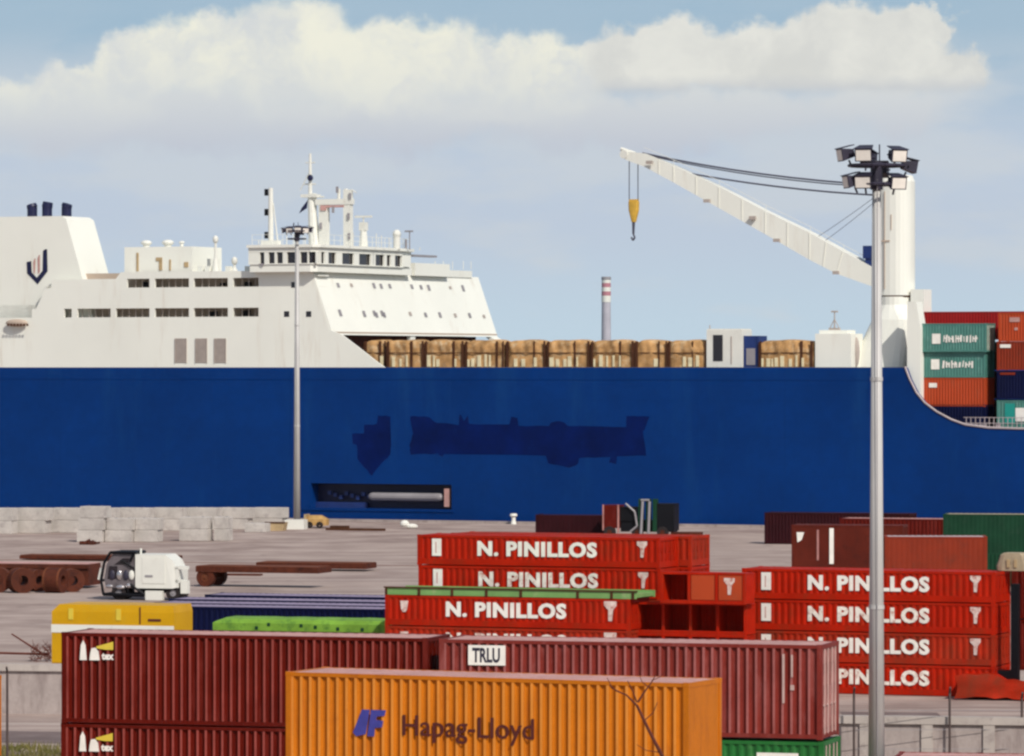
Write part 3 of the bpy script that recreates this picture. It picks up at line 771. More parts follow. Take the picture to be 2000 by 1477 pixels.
gy.box(uA - .45, uA + .45, v - .3, v + .3, zbt, zat(395, v)); gy.box(uB - .38, uB + .38, v - .3, v + .3, zbt, zat(372, v))
gy.box(uA - .8, uB + .5, v - .35, v + .35, zat(401, v), zat(390, v)); gy.box(uA - 1.4, uA - .9, v - .2, v + .2, zbt, zat(378, v))
for x in (662, 676): gy.tube((mast_v(x, v), v, zat(392, v)), (mast_v(x, v), v, zat(370, v)), .16, n=7)
gy.tube((uB + .4, v, zat(372, v)), (uB + .9, v, zat(378, v)), .05); gy.tube((uA - .9, v, zat(385, v)), (uA, v, zat(385, v)), .08)
gyo = gy.build('radar_gantry', M['white'], ship)
gk = MB(); gk.box(uA + .1, uB - .3, v - .36, v + .3, zat(406, v), zat(402, v)); gk.box(uA - .2, uA + .4, v - .4, v - .3, zat(412, v), zat(402, v)); gk.build('walkway', M['roof_pink'], gyo)
for x, y in ((628, 442), (652, 411), (682, 424), (683, 463), (660, 372), (685, 385)):
    z = zat(y, v); MB().box(mast_v(x, v), mast_v(x, v) + .22, v - .45, v - .3, z - .3, z + .3).build('gantry_lamp', M['grey'], gyo)
v = 12.0; u = mast_v(710, v)
rd = MB(); rd.tube((u, v, zbt - .1), (u, v, zat(436, v)), .5, .25, 8); rd.box(u - .35, u + .35, v - .3, v + .3, zat(452, v), zat(436, v)); rd.box(u - .9, u + .9, v - .12, v + .12, zat(427, v), zat(423, v)); rd.tube((u, v, zat(438, v)), (u, v, zat(426, v)), .08)
rd.build('radar', M['white'], ship)
v = 16.0; u = mast_v(775, v); MB().tube((u, v, zbt - .1), (u, v, zat(465, v)), .35).ball((u, v, zat(460, v)), .42, 1, 1, 1.1).build('antenna_dome', M['white'], ship)
v = 18.0; u = mast_v(800, v); MB().tube((u, v, zbt - .1), (u, v, zat(455, v)), .06).box(u - .5, u + .35, v - .1, v + .1, zat(456, v), zat(453, v)).tube((u - .4, v, zbt), (u - .4, v, zat(470, v)), .12).build('antenna', M['grey'], ship)
for px, y, v_ in ((560, 452, 1), (575, 458, 3), (596, 462, 3), (745, 462, 10), (690, 455, 5), (760, 466, 12), (505, 468, 0), (735, 458, 14), (820, 486, 20)):
    MB().tube((mast_v(px, v_), v_, zbt - .1), (mast_v(px, v_), v_, zat(y, v_)), .045, n=5).build('whip_antenna', M['white'], ship)
rg = MB()      # handrail on the lower wing roofs
for px in (850, 866, 884, 905, 920):
    vv, z = U(px, 520, ub1 - 1); rg.tube((ub1 - 1, vv, z - .3), (ub1 - 1, vv, z + .5), .035, n=5)
rg.build('railing', M['ship_white'], ship)

# deck crane
v = 6.0
cr_u0, _ = V(1716, 500, v); cr_u1, _ = V(1786, 500, v); cu = (cr_u0 + cr_u1) / 2; cw = (cr_u1 - cr_u0) / 2
zc = lambda py: V(1750, py, v)[1]
crn = bpy.data.objects.new('deck_crane', None)
pb = MB()
zt = zc(580); cwid = cw * .93
# pedestal: flared foot and round neck
def loft(mb, rings):
    k0 = len(mb.v); n = len(rings[0])
    for r_ in rings: mb.v += [tuple(p_) for p_ in r_]
    for j in range(len(rings) - 1):
        for i in range(n): mb.f.append((k0 + j * n + i, k0 + j * n + (i + 1) % n, k0 + (j + 1) * n + (i + 1) % n, k0 + (j + 1) * n + i))
    mb.f.append(tuple(k0 + i for i in range(n - 1, -1, -1))); mb.f.append(tuple(k0 + (len(rings) - 1) * n + i for i in range(n)))
def sq(cx, cy, hx, hy, z, e=1.0, n=24):
    out = []
    for i in range(n):
        t = 2 * math.pi * i / n; c_, s_ = math.cos(t), math.sin(t)
        out.append((cx + hx * math.copysign(abs(c_) ** e, c_), cy + hy * math.copysign(abs(s_) ** e, s_), z))
    return out
fu0 = V(1672, 718, v)[0]; fu1 = V(1792, 718, v)[0]
loft(pb, [sq((fu0 + fu1) / 2, v, (fu1 - fu0) / 2, 3.0, z_lo, .45), sq((fu0 + fu1) / 2, v, (fu1 - fu0) / 2, 3.0, z_dk - .1, .45), sq(cu + .1, v, cwid * 1.30, 2.2, zc(625), .6), sq(cu, v, cwid * 1.1, 1.9, zc(605), .9), sq(cu, v, cwid, 1.75, zc(596), 1), sq(cu, v, cwid, 1.75, zt, 1)])
cro = pb.build('crane_pedestal', M['ship_white'], ship)
MB().tube((cu, v, zt - .05), (cu, v, zt + .14), cwid * 1.05, cwid * 1.05, 24).build('slewing_ring', M['tarp_brown'], cro)
tw = MB(); loft(tw, [sq(cu, v, cwid, 1.7, zt + .12, .8), sq(cu, v, cwid, 1.7, zc(355), .8), sq(cu, v, cwid * .85, 1.5, zc(343), .8)])
two = tw.build('crane_tower', M['ship_white'], ship)
td = MB()
for x, y0, y1 in ((1737, 360, 560), ):
    u = V(x, 400, v - 1.8)[0]
td.box(cu - .55, cu - .48, v - 1.74, v - 1.68, zc(565), zc(375)); td.box(cu - .9, cu + .0, v - 1.75, v - 1.66, zc(473), zc(470)); td.box(cu + .1, cu + .16, v - 1.76, v - 1.66, zc(450), zc(420))
td.build('ladder', M['ship_white2'], two)
MB().box(V(1786, 590, v)[0], V(1812, 590, v)[0], v - 1.0, v + 1.0, zc(622), zc(566)).box(V(1776, 600, v)[0], V(1790, 600, v)[0], v - .6, v + .6, zc(612), zc(592)).build('crane_cab', M['ship_white'], two)
MB().box(V(1696, 500, v)[0], V(1712, 500, v)[0], v - .8, v + .5, zc(528), zc(505)).box(V(1692, 500, v)[0], V(1708, 500, v)[0], v - .9, v + .4, zc(505), zc(480)).build('winch', M['blue_box'], two)
# jib
jb = MB()
J = lambda px, py: (V(px, py, v)[0], V(px, py, v)[1])
topl = [J(1716, 525), J(1652, 491), J(1587, 455), J(1500, 413), J(1409, 365), J(1320, 324), J(1262, 300), J(1222, 296)]
botl = [J(1716, 562), J(1640, 535), J(1587, 508), J(1500, 458), J(1409, 407), J(1320, 357), J(1262, 326), J(1224, 312)]
vs = []; n = len(topl)
for i in range(n):
    wj = .9 - .5 * i / (n - 1)
    for (u_, z_) in (topl[i], botl[i]): vs += [(u_, v - wj, z_), (u_, v + wj, z_)]
fs = []
for i in range(n - 1):
    a0 = 4 * i; b0 = 4 * (i + 1)
    fs += [(a0, b0, b0 + 1, a0 + 1), (a0 + 2, a0 + 3, b0 + 3, b0 + 2), (a0, a0 + 2, b0 + 2, b0), (a0 + 1, b0 + 1, b0 + 3, a0 + 3)]
fs += [(0, 1, 3, 2), (4 * n - 4, 4 * n - 2, 4 * n - 1, 4 * n - 3)]
jb.add(vs, fs)
jib = jb.build('crane_jib', M['ship_white'], ship)
jd = MB()
for px, py in ((1388, 393), (1477, 426), (1524, 470), (1640, 533), (1276, 318)):
    u_, z_ = J(px, py); jd.box(u_ - .3, u_ + .3, v - 1.05, v - .75, z_ - .15, z_ + .15)
u_, z_ = J(1215, 297); 
jd.build('jib_lamp', M['louvre'], jib)
for i in range(1, n - 2):
    for q_ in (0, .5):
        tx = topl[i][0] * (1 - q_) + topl[i + 1][0] * q_; tz = topl[i][1] * (1 - q_) + topl[i + 1][1] * q_
        bx_ = botl[i][0] * (1 - q_) + botl[i + 1][0] * q_; bz_ = botl[i][1] * (1 - q_) + botl[i + 1][1] * q_
        wj = .9 - .5 * (i + q_) / (n - 1) + .03
        MB().tube((tx, v - wj, tz - .02), (bx_, v - wj, bz_ + .02), .035, n=4).build('stiffener', M['ship_white'], jib)
jw = MB()
for i in range(n - 2):
    a_, b_ = topl[i], topl[i + 1]
    jw.tube((a_[0], v - .5, a_[1] + .55), (b_[0], v - .5, b_[1] + .55), .025, n=4); jw.tube((a_[0], v - .5, a_[1]), (a_[0], v - .5, a_[1] + .55), .025, n=4)
jw.build('handrail', M['ship_white'], jib)
MB().tube((J(1222, 302)[0], v - .5, J(1222, 302)[1]), (J(1222, 302)[0], v + .5, J(1222, 302)[1]), .4, n=12).tube((J(1240, 300)[0], v, J(1240, 300)[1]), (J(1213, 291)[0], v, J(1213, 291)[1]), .18).build('sheave', M['white'], jib)
cbm = MB()
def sag(p0, p1, s, n=8): return [(p0[0] + (p1[0] - p0[0]) * i / n, v, p0[1] + (p1[1] - p0[1]) * i / n - s * 4 * (i / n) * (1 - i / n)) for i in range(n + 1)]
cbm.poly_tube(sag(J(1255, 299), J(1725, 362), .45), .085, 5); cbm.poly_tube(sag(J(1262, 303), J(1725, 366), .5), .06, 5); cbm.poly_tube(sag(J(1310, 332), J(1725, 382), .35), .085, 5)
cbm.poly_tube(sag(J(1598, 462), J(1725, 372), .1), .03, 4); cbm.poly_tube(sag(J(1612, 470), J(1725, 380), .1), .03, 4)
for px in (1229, 1246): cbm.tube((J(px, 315)[0], v, J(px, 315)[1]), (J(px, 392)[0], v, J(px, 392)[1]), .045, n=5)
cbm.build('crane_cable', M['cable'], jib)
hk = MB(); hu, hz = J(1238, 392)
loft(hk, [sq(hu, v, .22, .2, hz - 2.0, .8, 12), sq(hu, v, .32, .25, hz - 1.6, .8, 12), sq(hu, v, .50, .3, hz - .9, .7, 12), sq(hu, v, .52, .3, hz - .1, .6, 12)])
hk.box(hu - .42, hu + .42, v - .2, v + .2, hz - .1, hz + .12)
hko = hk.build('hook_block', M['hook_yellow'], jib)
hk2 = MB().tube((hu - .02, v, hz - 1.7), (hu - .05, v, hz - 3.1), .17, .11, 8); hk2.poly_tube([(hu - .05, v, hz - 3.1), (hu + .1, v, hz - 3.45), (hu - .1, v, hz - 3.7), (hu - .25, v, hz - 3.4)], .09)
hk2.build('hook', M['cable'], jib)
# deck house, ventilator and cabin between crane and cargo
def deck_box(mb, x0, x1, ytop, v0, v1, zb_=None):
    u0 = V(x0, 700, v0)[0]; u1 = V(x1, 700, v0)[0]; mb.box(u0, u1, v0, v1, zb_ if zb_ is not None else z_dk + .02, V(x0, ytop, v0)[1])
hs = MB(); deck_box(hs, 1592, 1662, 652, 1.0, 4.0); deck_box(hs, 1600, 1655, 645, 1.6, 3.6); hso = hs.build('deck_house', M['ship_white'], ship)
hh_ = MB(); u = V(1630, 640, 2)[0]; z = V(1630, 645, 2)[1]; hh_.tube((u, 2, z - .1), (u, 2, z + 1.6), .08, .05); hh_.box(u - .3, u + .3, 1.9, 2.1, z + 1.6, z + 1.75); hh_.tube((u - .6, 2, z - .1), (u, 2, z + 1.0), .04); hh_.tube((u + .6, 2, z - .1), (u, 2, z + 1.0), .04); hh_.box(u - .5, u + .5, 1.8, 2.2, z, z + .2)
hh_.build('light_post', M['louvre'], hso)
vt = MB(); u = V(1670, 690, 2)[0]; vt.ball((u, 2.2, z_dk + 1.4), .42, .9, .5, 3.3, 16); vt.build('ventilator', M['louvre'], ship)
# white bulkhead at the break of the deck
bk = MB(); bk.prism([(V(1766, 718)[0], z_lo), (V(1792, 718)[0], z_lo), (V(1792, 718)[0], V(1792, 640)[1]), (V(1784, 620)[0], V(0, 600)[1]), (V(1766, 620)[0], V(0, 600)[1])], PL - .85, PL + .6)
bk.build('bulkhead', M['ship_white'], ship)
# rail along the swept bulwark
rw = MB()
pts = [(u_, -.03, z_ + .08) for u_, z_ in curve]
rw.poly_tube(pts, .10, 6); rw.build('bulwark_cap', M['roof_grey'], ship)
ry = MB()
for px in range(1885, 2060, 9):
    u_, z_ = V(px, 838); ry.tube((u_, .3, z_lo), (u_, .3, z_lo + 1.0), .035, n=5)
for dz in (.5, 1.0): ry.tube((V(1880, 0)[0], .3, z_lo + dz), (V(2060, 0)[0], .3, z_lo + dz), .03, n=5)
ry.build('railing', M['roof_grey'], ship)
fb = MB()
for px in (1886, 1897, 1909, 1915, 1942): u_ = V(px, 830)[0]; fb.box(u_, u_ + .35, .35, .8, z_lo, z_lo + .5)
fb.build('fairlead', M['roof_grey'], ship)

# ------------------------------------------------------------------ cargo on the ship
def tarp_load(label, px0, px1, v0, seed, ytop=664, loc_label=None):
    rnd = random.Random(seed); u0 = V(px0, 690, v0)[0]; u1 = V(px1, 690, v0)[0]; L = u1 - u0; Wd = 2.6; h = V(px0, ytop, v0)[1] - z_dk
    t = thing('covered_cargo', label, 'cargo', SF.world(u0, v0, z_dk + .03), 25, 'tarpaulin covered loads along the deck edge')
    nx, nr = 22, 26; vs = []; fs = []
    ph = [rnd.uniform(0, 6) for _ in range(6)]
    for i in range(nx + 1):
        s = i / nx; x = L * s; e = 1 - .10 * (abs(2 * s - 1) ** 6)
        for j in range(nr + 1):
            a_ = math.pi * j / nr; c_, s_ = math.cos(a_), math.sin(a_)
            yy = Wd / 2 - (Wd / 2) * e * math.copysign(abs(c_) ** .35, c_); zz = (h - .03) * e * abs(s_) ** .28
            wr = .05 * math.sin(x * 3.1 + ph[0] + zz) + .035 * math.sin(x * 7 + ph[1] + zz * 2.3) + .03 * math.sin(zz * 5 + ph[2])
            if j < nr / 2: yy += wr * (1 if zz > .2 else .3)
            zz += .04 * math.sin(x * 2.2 + ph[3]) * (zz / h)
            vs.append((x, yy, zz))
    for i in range(nx):
        for j in range(nr):
            a0 = i * (nr + 1) + j; fs.append((a0, a0 + nr + 1, a0 + nr + 2, a0 + 1))
    fs.append(tuple(range(nr + 1))); fs.append(tuple(nx * (nr + 1) + j for j in range(nr, -1, -1)))
    mb = MB(); mb.add(vs, fs); mb.build('tarpaulin', M['tarp'], t, smooth=False)
    for q in (.0, rnd.uniform(.62, .82), .97):  # the dark end straps also paint in the shaded gaps between loads
        MB().box(L * q, L * q + rnd.uniform(.12, .26), -.07, .02, .02, h * .94).build('strap', M['tarp_brown'], t)
    MB().box(.1, L - .1, -.075, -.02, h * .50, h * .53).build('rope', M['tarp_brown'], t)
    MB().box(-.13, .04, -.02, 1.4, .0, h * .9).build('gap_shade_board', M['tarp_brown'], t)  # dark board added to paint the shade in the gap between loads
    x = .2
    while x < L * .85:
        w_ = rnd.uniform(.14, .4)
        if rnd.random() < .7: MB().box(x, x + w_, -.09, -.01, .05, h * rnd.uniform(.28, .47)).build('plank', M['pale'], t)
        x += w_ + rnd.uniform(.1, .5)
    return t
loads = [(757, 826, 'tan tarpaulin covered load beside the foot of the white superstructure'), (831, 904, 'tan covered load, second from the white superstructure'),
 (910, 984, 'tan covered load under the right end of the superstructure'), (990, 1064, 'tan covered load, fourth along the deck edge'), (1070, 1150, 'brownest tan covered load, just left of the far chimney'),
 (1156, 1236, 'tan covered load directly below the distant striped chimney'), (1241, 1302, 'tan covered load just right of the distant chimney'), (1306, 1379, 'tan covered load beside the white cabin with a dark doorway'),
 (1484, 1586, 'tan covered load alone between the blue box and the white deck house')]
for i, (a_, b_, lab) in enumerate(loads): tarp_load(lab, a_, b_, .8, 40 + i)
for i, (a_, b_, lab) in enumerate(((712, 752, 'dark shaded covered load tucked behind the slanting white side wall'),)): tarp_load(lab, a_, b_, 1.2, 90 + i, 664)
u0 = V(1380, 690, .6)[0]; u1 = V(1449, 690, .6)[0]; h = V(0, 648, .6)[1] - z_dk
t = thing('cabin', 'white deck cabin with a dark doorway among the tan loads', 'cabin', SF.world(u0, .6, z_dk + .03), 25)
L = u1 - u0; MB().box(0, L, 0, 2.4, 0, h - .1).box(.05, L - .05, .05, 2.35, h - .1, h).build('wall', M['white'], t)
MB().box(.65, 1.6, -.03, 0, .55, h * .84).build('doorway', M['dark_glass'], t)
MB().box(2.4, 2.5, -.04, 0, .3, h * .8).tube((.2, .3, h), (.2, .3, h + .35), .05).build('pipe', M['louvre'], t)
u0 = V(1451, 690, 1.0)[0]; u1 = V(1482, 690, 1.0)[0]
t = thing('blue_crate', 'dark blue crate beside the white deck cabin', 'crate', SF.world(u0, 1.0, z_dk + .03), 25)
L = u1 - u0; h = V(0, 661, 1)[1] - z_dk
MB().box(0, L, 0, 2, 0, h).box(.1, .2, -.05, 0, 0, h).box(L - .2, L - .1, -.05, 0, 0, h).build('body', M['blue_box'], t)
MB().box(.35, L - .35, -.04, 0, .2, h * .6).build('panel', M['grey'], t)

def strokes(mb, x0, x1, z0, z1, y, seed):
    rnd = random.Random(seed); x = x0
    while x < x1 - .1:
        w_ = rnd.uniform(.08, .2); a_ = rnd.uniform(-.05, .08)
        za = z0 + rnd.uniform(0, .15) * (z1 - z0); zb_ = z1 - rnd.uniform(0, .25) * (z1 - z0)
        flat(mb, [(x, za), (x + w_, za), (x + w_ + a_, zb_), (x + a_, zb_)], y)
        if rnd.random() < .6: flat(mb, [(x + w_, (za + zb_) / 2), (x + w_ + .14, (za + zb_) / 2 - .06), (x + w_ + .14, (za + zb_) / 2 + .1), (x + w_, (za + zb_) / 2 + .12)], y - .004)
        x += w_ + rnd.uniform(.08, .18)
def ship_ct(px, ytop, v0, m, label, L=6.06, HH=2.57, marks=None, end=None, **kw):
    u0, z1 = V(px, ytop, v0)
    t = make_container('shipping_container', label, 'container', SF.world(u0, v0, z1 - HH), 25, m, L=L, HH=HH, group='containers stacked on the ship', door_mat=end, **kw)
    if marks: marks(t, L, HH)
    return t
def mk_block(x0, x1, z0, z1, m='letter'):
    def f(t, L, HH): MB().box(x0, x1, -.012, .012, z0, z1).build('marking', M[m], t)
    return f
def mk_green(seed):
    def f(t, L, HH):
        mb = MB(); flat(mb, [(.95, .75), (1.75, .75), (1.75, 1.65), (.95, 1.65)], -.012); mb.build('emblem', M['letter'], t, recalc=False); mb = MB(); strokes(mb, 2.0, 5.1, .85, 1.55, -.012, seed); mb.build('lettering', M['letter'], t, recalc=False)
    return f
ship_ct(1801, 632, 1.3, M['teal'], 'grey green container with white lettering, topmost of the short stack by the crane', marks=mk_green(1), end=M['teal_end'])
ship_ct(1799, 682, 1.6, M['teal'], 'grey green container with white lettering, second of the short stack by the crane', marks=mk_green(2))
ship_ct(1799, 738, 1.6, M['red_orange'], 'orange red container below two green ones on the ship', marks=mk_block(.75, 1.5, 1.7, 2.1))
ship_ct(1799, 790, 1.6, M['navy_ct'], 'navy container at the bottom of the short stack, half behind the swept bulwark', HH=2.3)
ship_ct(1790, 609, 4.6, M['red_dark'], 'long dark red container along the top of the back row', L=12.19)
ship_ct(1776, 668, 4.6, M['green_dk'], 'dark green container in the back row beside the crane foot', L=12.19)
ship_ct(1776, 724, 4.6, M['maroon_dk'], 'dark maroon container, third down in the back row', L=12.19)
ship_ct(1776, 780, 4.6, M['maroon_dk'], 'dark maroon container at the bottom of the back row', L=12.19)
def mk_r(t, L, HH):
    MB().box(1.05, 2.0, -.012, .012, 1.75, 2.15).box(1.5, 1.8, -.012, .012, 1.0, 1.25).build('marking', M['roof_pink'], t)
ship_ct(1950, 611, 1.4, M['red_orange'], 'orange red container at the top right corner of the ship cargo', marks=mk_r)
ship_ct(1947, 667, 1.4, M['brick'], 'brick red container, second down at the right edge of the ship cargo', marks=mk_block(.3, 1.3, 2.0, 2.3, 'letter'))
ship_ct(1947, 724, 1.4, M['navy_ct'], 'navy container, third down at the right edge of the ship cargo', marks=mk_block(.3, 1.7, 2.2, 2.4, 'brick'))
def mk_t(t, L, HH):
    MB().box(.75, 1.7, -.012, .012, .5, 2.3).build('marking', M['teal_b'], t); MB().box(1.75, 3.4, -.016, .012, .7, 1.9).build('marking', M['letter'], t)
ship_ct(1947, 782, 1.4, M['teal'], 'teal and white container at the bottom right of the ship cargo', marks=mk_t)

# ================================================================== FLOODLIGHT MASTS
def lamp(parent, x, y, z, yaw, s=1.0, tilt=10):
    """a wide floodlight: hood body with a glass face"""
    b = MB(); w2, h2, d2 = .30 * s, .22 * s, .30 * s
    Mx = Matrix.Translation((x, y, z)) @ Matrix.Rotation(yaw, 4, 'Z') @ Matrix.Rotation(R(tilt), 4, 'X')
    pts = [(-w2, -d2, -h2), (w2, -d2, -h2), (w2, -d2, h2), (-w2, -d2, h2), (-w2 * .6, d2 * .6, -h2 * .6), (w2 * .6, d2 * .6, -h2 * .6), (w2 * .6, d2 * .6, h2 * .6), (-w2 * .6, d2 * .6, h2 * .6)]
    b.add([Mx @ Vector(p_) for p_ in pts], [(0, 1, 5, 4), (1, 2, 6, 5), (2, 3, 7, 6), (3, 0, 4, 7), (4, 5, 6, 7), (3, 2, 1, 0)])
    pts = [(-w2 * 1.12, -d2 * 1.12, h2 * .98), (w2 * 1.12, -d2 * 1.12, h2 * .98), (w2 * .8, d2 * .7, h2 * 1.15), (-w2 * .8, d2 * .7, h2 * 1.15), (-w2 * 1.12, -d2 * 1.12, h2 * 1.1), (w2 * 1.12, -d2 * 1.12, h2 * 1.1), (w2 * .8, d2 * .7, h2 * 1.3), (-w2 * .8, d2 * .7, h2 * 1.3)]
    b.add([Mx @ Vector(p_) for p_ in pts], [(0, 1, 2, 3), (7, 6, 5, 4), (0, 4, 5, 1), (1, 5, 6, 2), (2, 6, 7, 3), (3, 7, 4, 0)])
    b.tube(Mx @ Vector((-w2 * 1.05, 0, 0)), Mx @ Vector((w2 * 1.05, 0, 0)), .03 * s, n=6); b.tube(Mx @ Vector((0, 0, -h2)), Mx @ Vector((0, d2 * .2, -h2 * 2)), .035 * s, n=6)
    o = b.build('floodlight', M['lamp_body'], parent)
    g_ = MB(); g_.add([Mx @ Vector(p_) for p_ in ((-w2 * .86, -d2 * 1.03, -h2 * .84), (w2 * .86, -d2 * 1.03, -h2 * .84), (w2 * .86, -d2 * 1.03, h2 * .8), (-w2 * .86, -d2 * 1.03, h2 * .8))], [(0, 1, 2, 3)])
    g_.build('lens', M['lens'], o, recalc=False)
def light_mast(label, px, D, y_top, r0, r1, s, base_z=0.0, lamps=None):
    x = at_depth(px, D); zt_ = H + (YH - y_top) / F * D
    t = thing('light_mast', label, 'light mast', (x, D, base_z))
    zt_ -= base_z
    MB().tube((0, 0, 0), (0, 0, zt_), r0, r1, 16).build('pole', M['pole'], t, smooth=True)
    rr0 = lambda z: r0 + (r1 - r0) * z / zt_
    for zj in (zt_ * .34, zt_ * .68): MB().tube((0, 0, zj), (0, 0, zj + .12), rr0(zj) + .02, rr0(zj) + .02, 16).build('joint_collar', M['pole'], t)
    MB().tube((0, -rr0(1) - .02, .6), (0, -rr0(1) - .02, zt_ * .98 + 0), .014, n=5).build('conduit', M['grey'], t)
    hd = MB()
    for zz, rr_ in ((zt_ + .02, .95 * s), (zt_ - .62 * s, .75 * s)):
        n_ = 14
        for i in range(n_):
            a0, a1 = 2 * math.pi * i / n_, 2 * math.pi * (i + 1) / n_
            hd.tube((rr_ * math.cos(a0), rr_ * math.sin(a0), zz), (rr_ * math.cos(a1), rr_ * math.sin(a1), zz), .055 * s, n=6)
        for a0 in (0, math.pi / 2, math.pi, 3 * math.pi / 2): hd.tube((0, 0, zz), (rr_ * math.cos(a0), rr_ * math.sin(a0), zz), .06 * s, n=6)
    hd.tube((0, 0, zt_ - .8 * s), (0, 0, zt_ + .15 * s), r1 * 1.5, r1 * 1.5, 12)
    hd.tube((.1 * s, 0, zt_), (.1 * s, 0, zt_ + .75 * s), .025 * s, n=5); hd.tube((-.3 * s, 0, zt_ + .3 * s), (-.25 * s, 0, zt_ + .7 * s), .05 * s, n=5)
    hdo = hd.build('head_frame', M['lamp_body'], t)
    for lx, ly, lz, yaw in lamps: lamp(hdo, lx * s, ly * s, zt_ + lz * s, R(yaw), s)
    return t
lampsN = [(-1.0, -.2, .42, -75), (-.42, -.5, .40, -18), (.62, -.3, .38, 25), (1.05, .1, .02, 100), (-.80, -.2, -.50, -75), (-.42, -.35, -.52, -20), (.60, -.3, -.55, 25), (.2, .6, -.1, 180), (-.3, .6, .3, 160)]
light_mast('tall pale floodlight mast in the foreground, in front of the red containers', 1712, 150.0, 325, .27, .13, .9, lamps=lampsN)
q = gpt(578, 1030)
light_mast('slender distant floodlight mast standing near the ship, left of the hull markings', 580, q.y, 452, .32, .16, 1.1,
           lamps=[(-.95, 0, .1, -80), (-.5, -.4, .1, -20), (.1, -.5, .15, 0), (.6, -.4, .1, 30), (1.0, 0, .15, 80), (.2, .6, .0, 180)])
# base and machinery at the foot of the far mast
def at_px(px, py): g_ = gpt(px, py); return (g_.x, g_.y, 0)
q = at_px(556, 1034)
t = thing('mast_base', 'pale concrete plinth at the foot of the far floodlight mast', 'plinth', q, 10)
MB().box(0, 1.75, 0, 1.6, 0, .85).build('block', M['white'], t)
q = at_px(594, 1032)
t = thing('yellow_machine', 'small ochre yellow machine beside the plinth of the far mast', 'machine', q, 12)
mb = MB(); loft(mb, [sq(.95, 1, 1.0, .8, .25, .4, 16), sq(.95, 1, 1.0, .8, .8, .4, 16), sq(.75, 1, .6, .6, 1.15, .5, 16)]); mb.build('body', M['ochre'], t)
for x in (.45, 1.4): MB().ring((x, .15, .3), (0, 1, 0), .3, .12, .22, 14).build('wheel', M['tyre'], t)
MB().box(-.05, .12, .1, 1.6, .1, 1.25).build('guard', M['tan'], t)
q = at_px(518, 1037)
t = thing('tan_skip', 'low tan skip between the concrete blocks and the mast plinth', 'skip', q, 10)
MB().prism([(0, .75), (.3, .0), (1.6, .0), (1.75, .75)], 0, 1.4).build('body', M['tan'], t)
MB().box(-.05, 1.8, -.06, .02, .68, .8).build('rim', M['tarp_brown'], t)
q = at_px(1003, 1024)
t = thing('mooring_bollard', 'small white bollard on the quay edge under the hull', 'bollard', q)
mb = MB(); loft(mb, [sq(0, 0, .28, .28, 0), sq(0, 0, .2, .2, .3), sq(0, 0, .18, .18, .62), sq(0, 0, .36, .36, .78), sq(0, 0, .30, .30, .98)]); mb.build('post', M['white'], t)
q = at_px(786, 1033)
t = thing('rubble_bag', 'small white slumped sack on the quay left of the red stacks', 'sack', q)
mb = MB(); mb.ball((.2, 0, .45), .42, 1.0, .8, .8, 10); mb.ball((.85, 0, .22), .42, 1.3, .8, .6, 10); mb.build('sack', M['white'], t)
t = thing('timber_beam', 'long thin dark beam lying on the quay right of the yellow machine', 'beam', at_px(636, 1036), 20)
MB().box(0, 5.6, 0, .3, 0, .22).box(.2, 1.8, .5, 1.2, 0, .4).build('beam', M['tarp_brown'], t)

# ------------------------------------------------------------------ pale concrete blocks at left
def blocks():
    rnd = random.Random(12)
    def one(px, py_base, L, W, h, z, label, deg=14):
        g_ = gpt(px, py_base); t = thing('concrete_block', label, 'concrete block', (g_.x, g_.y, z), deg + rnd.uniform(-1.5, 1.5), 'pale concrete blocks on the quay')
        b = .04; mb = MB()
        loft(mb, [[(b, b, .0), (L - b, b, .0), (L - b, W - b, .0), (b, W - b, .0)], [(0, 0, b), (L, 0, b), (L, W, b), (0, W, b)], [(0, 0, h - b), (L, 0, h - b), (L, W, h - b), (0, W, h - b)], [(b, b, h), (L - b, b, h), (L - b, W - b, h), (b, W - b, h)]])
        mb.build('block', M['concrete'], t)
        lf = MB()
        for x in (L * .25, L * .75): lf.box(x - .06, x + .06, W * .4, W * .6, h, h + .05)
        lf.build('lifting_eye', M['grey'], t)
    # long back row, two tiers
    for k_ in range(9):
        for tier in range(2):
            px = -40 + k_ * 66 + rnd.uniform(-2, 2) + (5 if tier else 0)
            one(px, 1043 - k_ * 1.25, 2.95 + rnd.uniform(-.1, .05), 1.6, 1.12 - .022 * k_, tier * (1.13 - .022 * k_), ('pale concrete block in the lower tier' if tier == 0 else 'pale concrete block in the top tier') + ' of the long back row')
    for k_, (px, L) in enumerate(((150, 2.2), (205, 2.3), (262, 2.0))):
        for tier in range(2 if k_ else 3):
            one(px + tier * 3, 1059, L, 1.5, .98, tier * .99, f"{('lower', 'middle', 'uppermost')[tier]} concrete block in the {('left', 'centre', 'right')[k_]} pile of the front row behind the white tractor")
    for px, nm_ in ((350, 'left'), (418, 'right')):
        for tier in range(2):
            one(px, 1057, 2.45 if px == 350 else 1.2, 1.4, 1.0, tier * 1.01, f"{('bottom', 'top')[tier]} concrete block of the {nm_} pair standing in front of the long row")
    one(478, 1040, 1.9, 1.5, .8, 0, 'low concrete block at the right end of the long row')
blocks()
t = thing('rusty_scrap', 'small rusty scrap heap in front of the concrete blocks', 'scrap', at_px(150, 1064), 15)
mb = MB(); rnd = random.Random(4)
for i in range(7): x = rnd.uniform(0, 1.3); mb.tube((x, rnd.uniform(0, .6), .1), (x + rnd.uniform(.2, .7), rnd.uniform(0, .6), rnd.uniform(.1, .45)), .09, n=6)
mb.box(.2, 1.4, .1, .7, 0, .28); mb.build('scrap', M['rusty'], t)

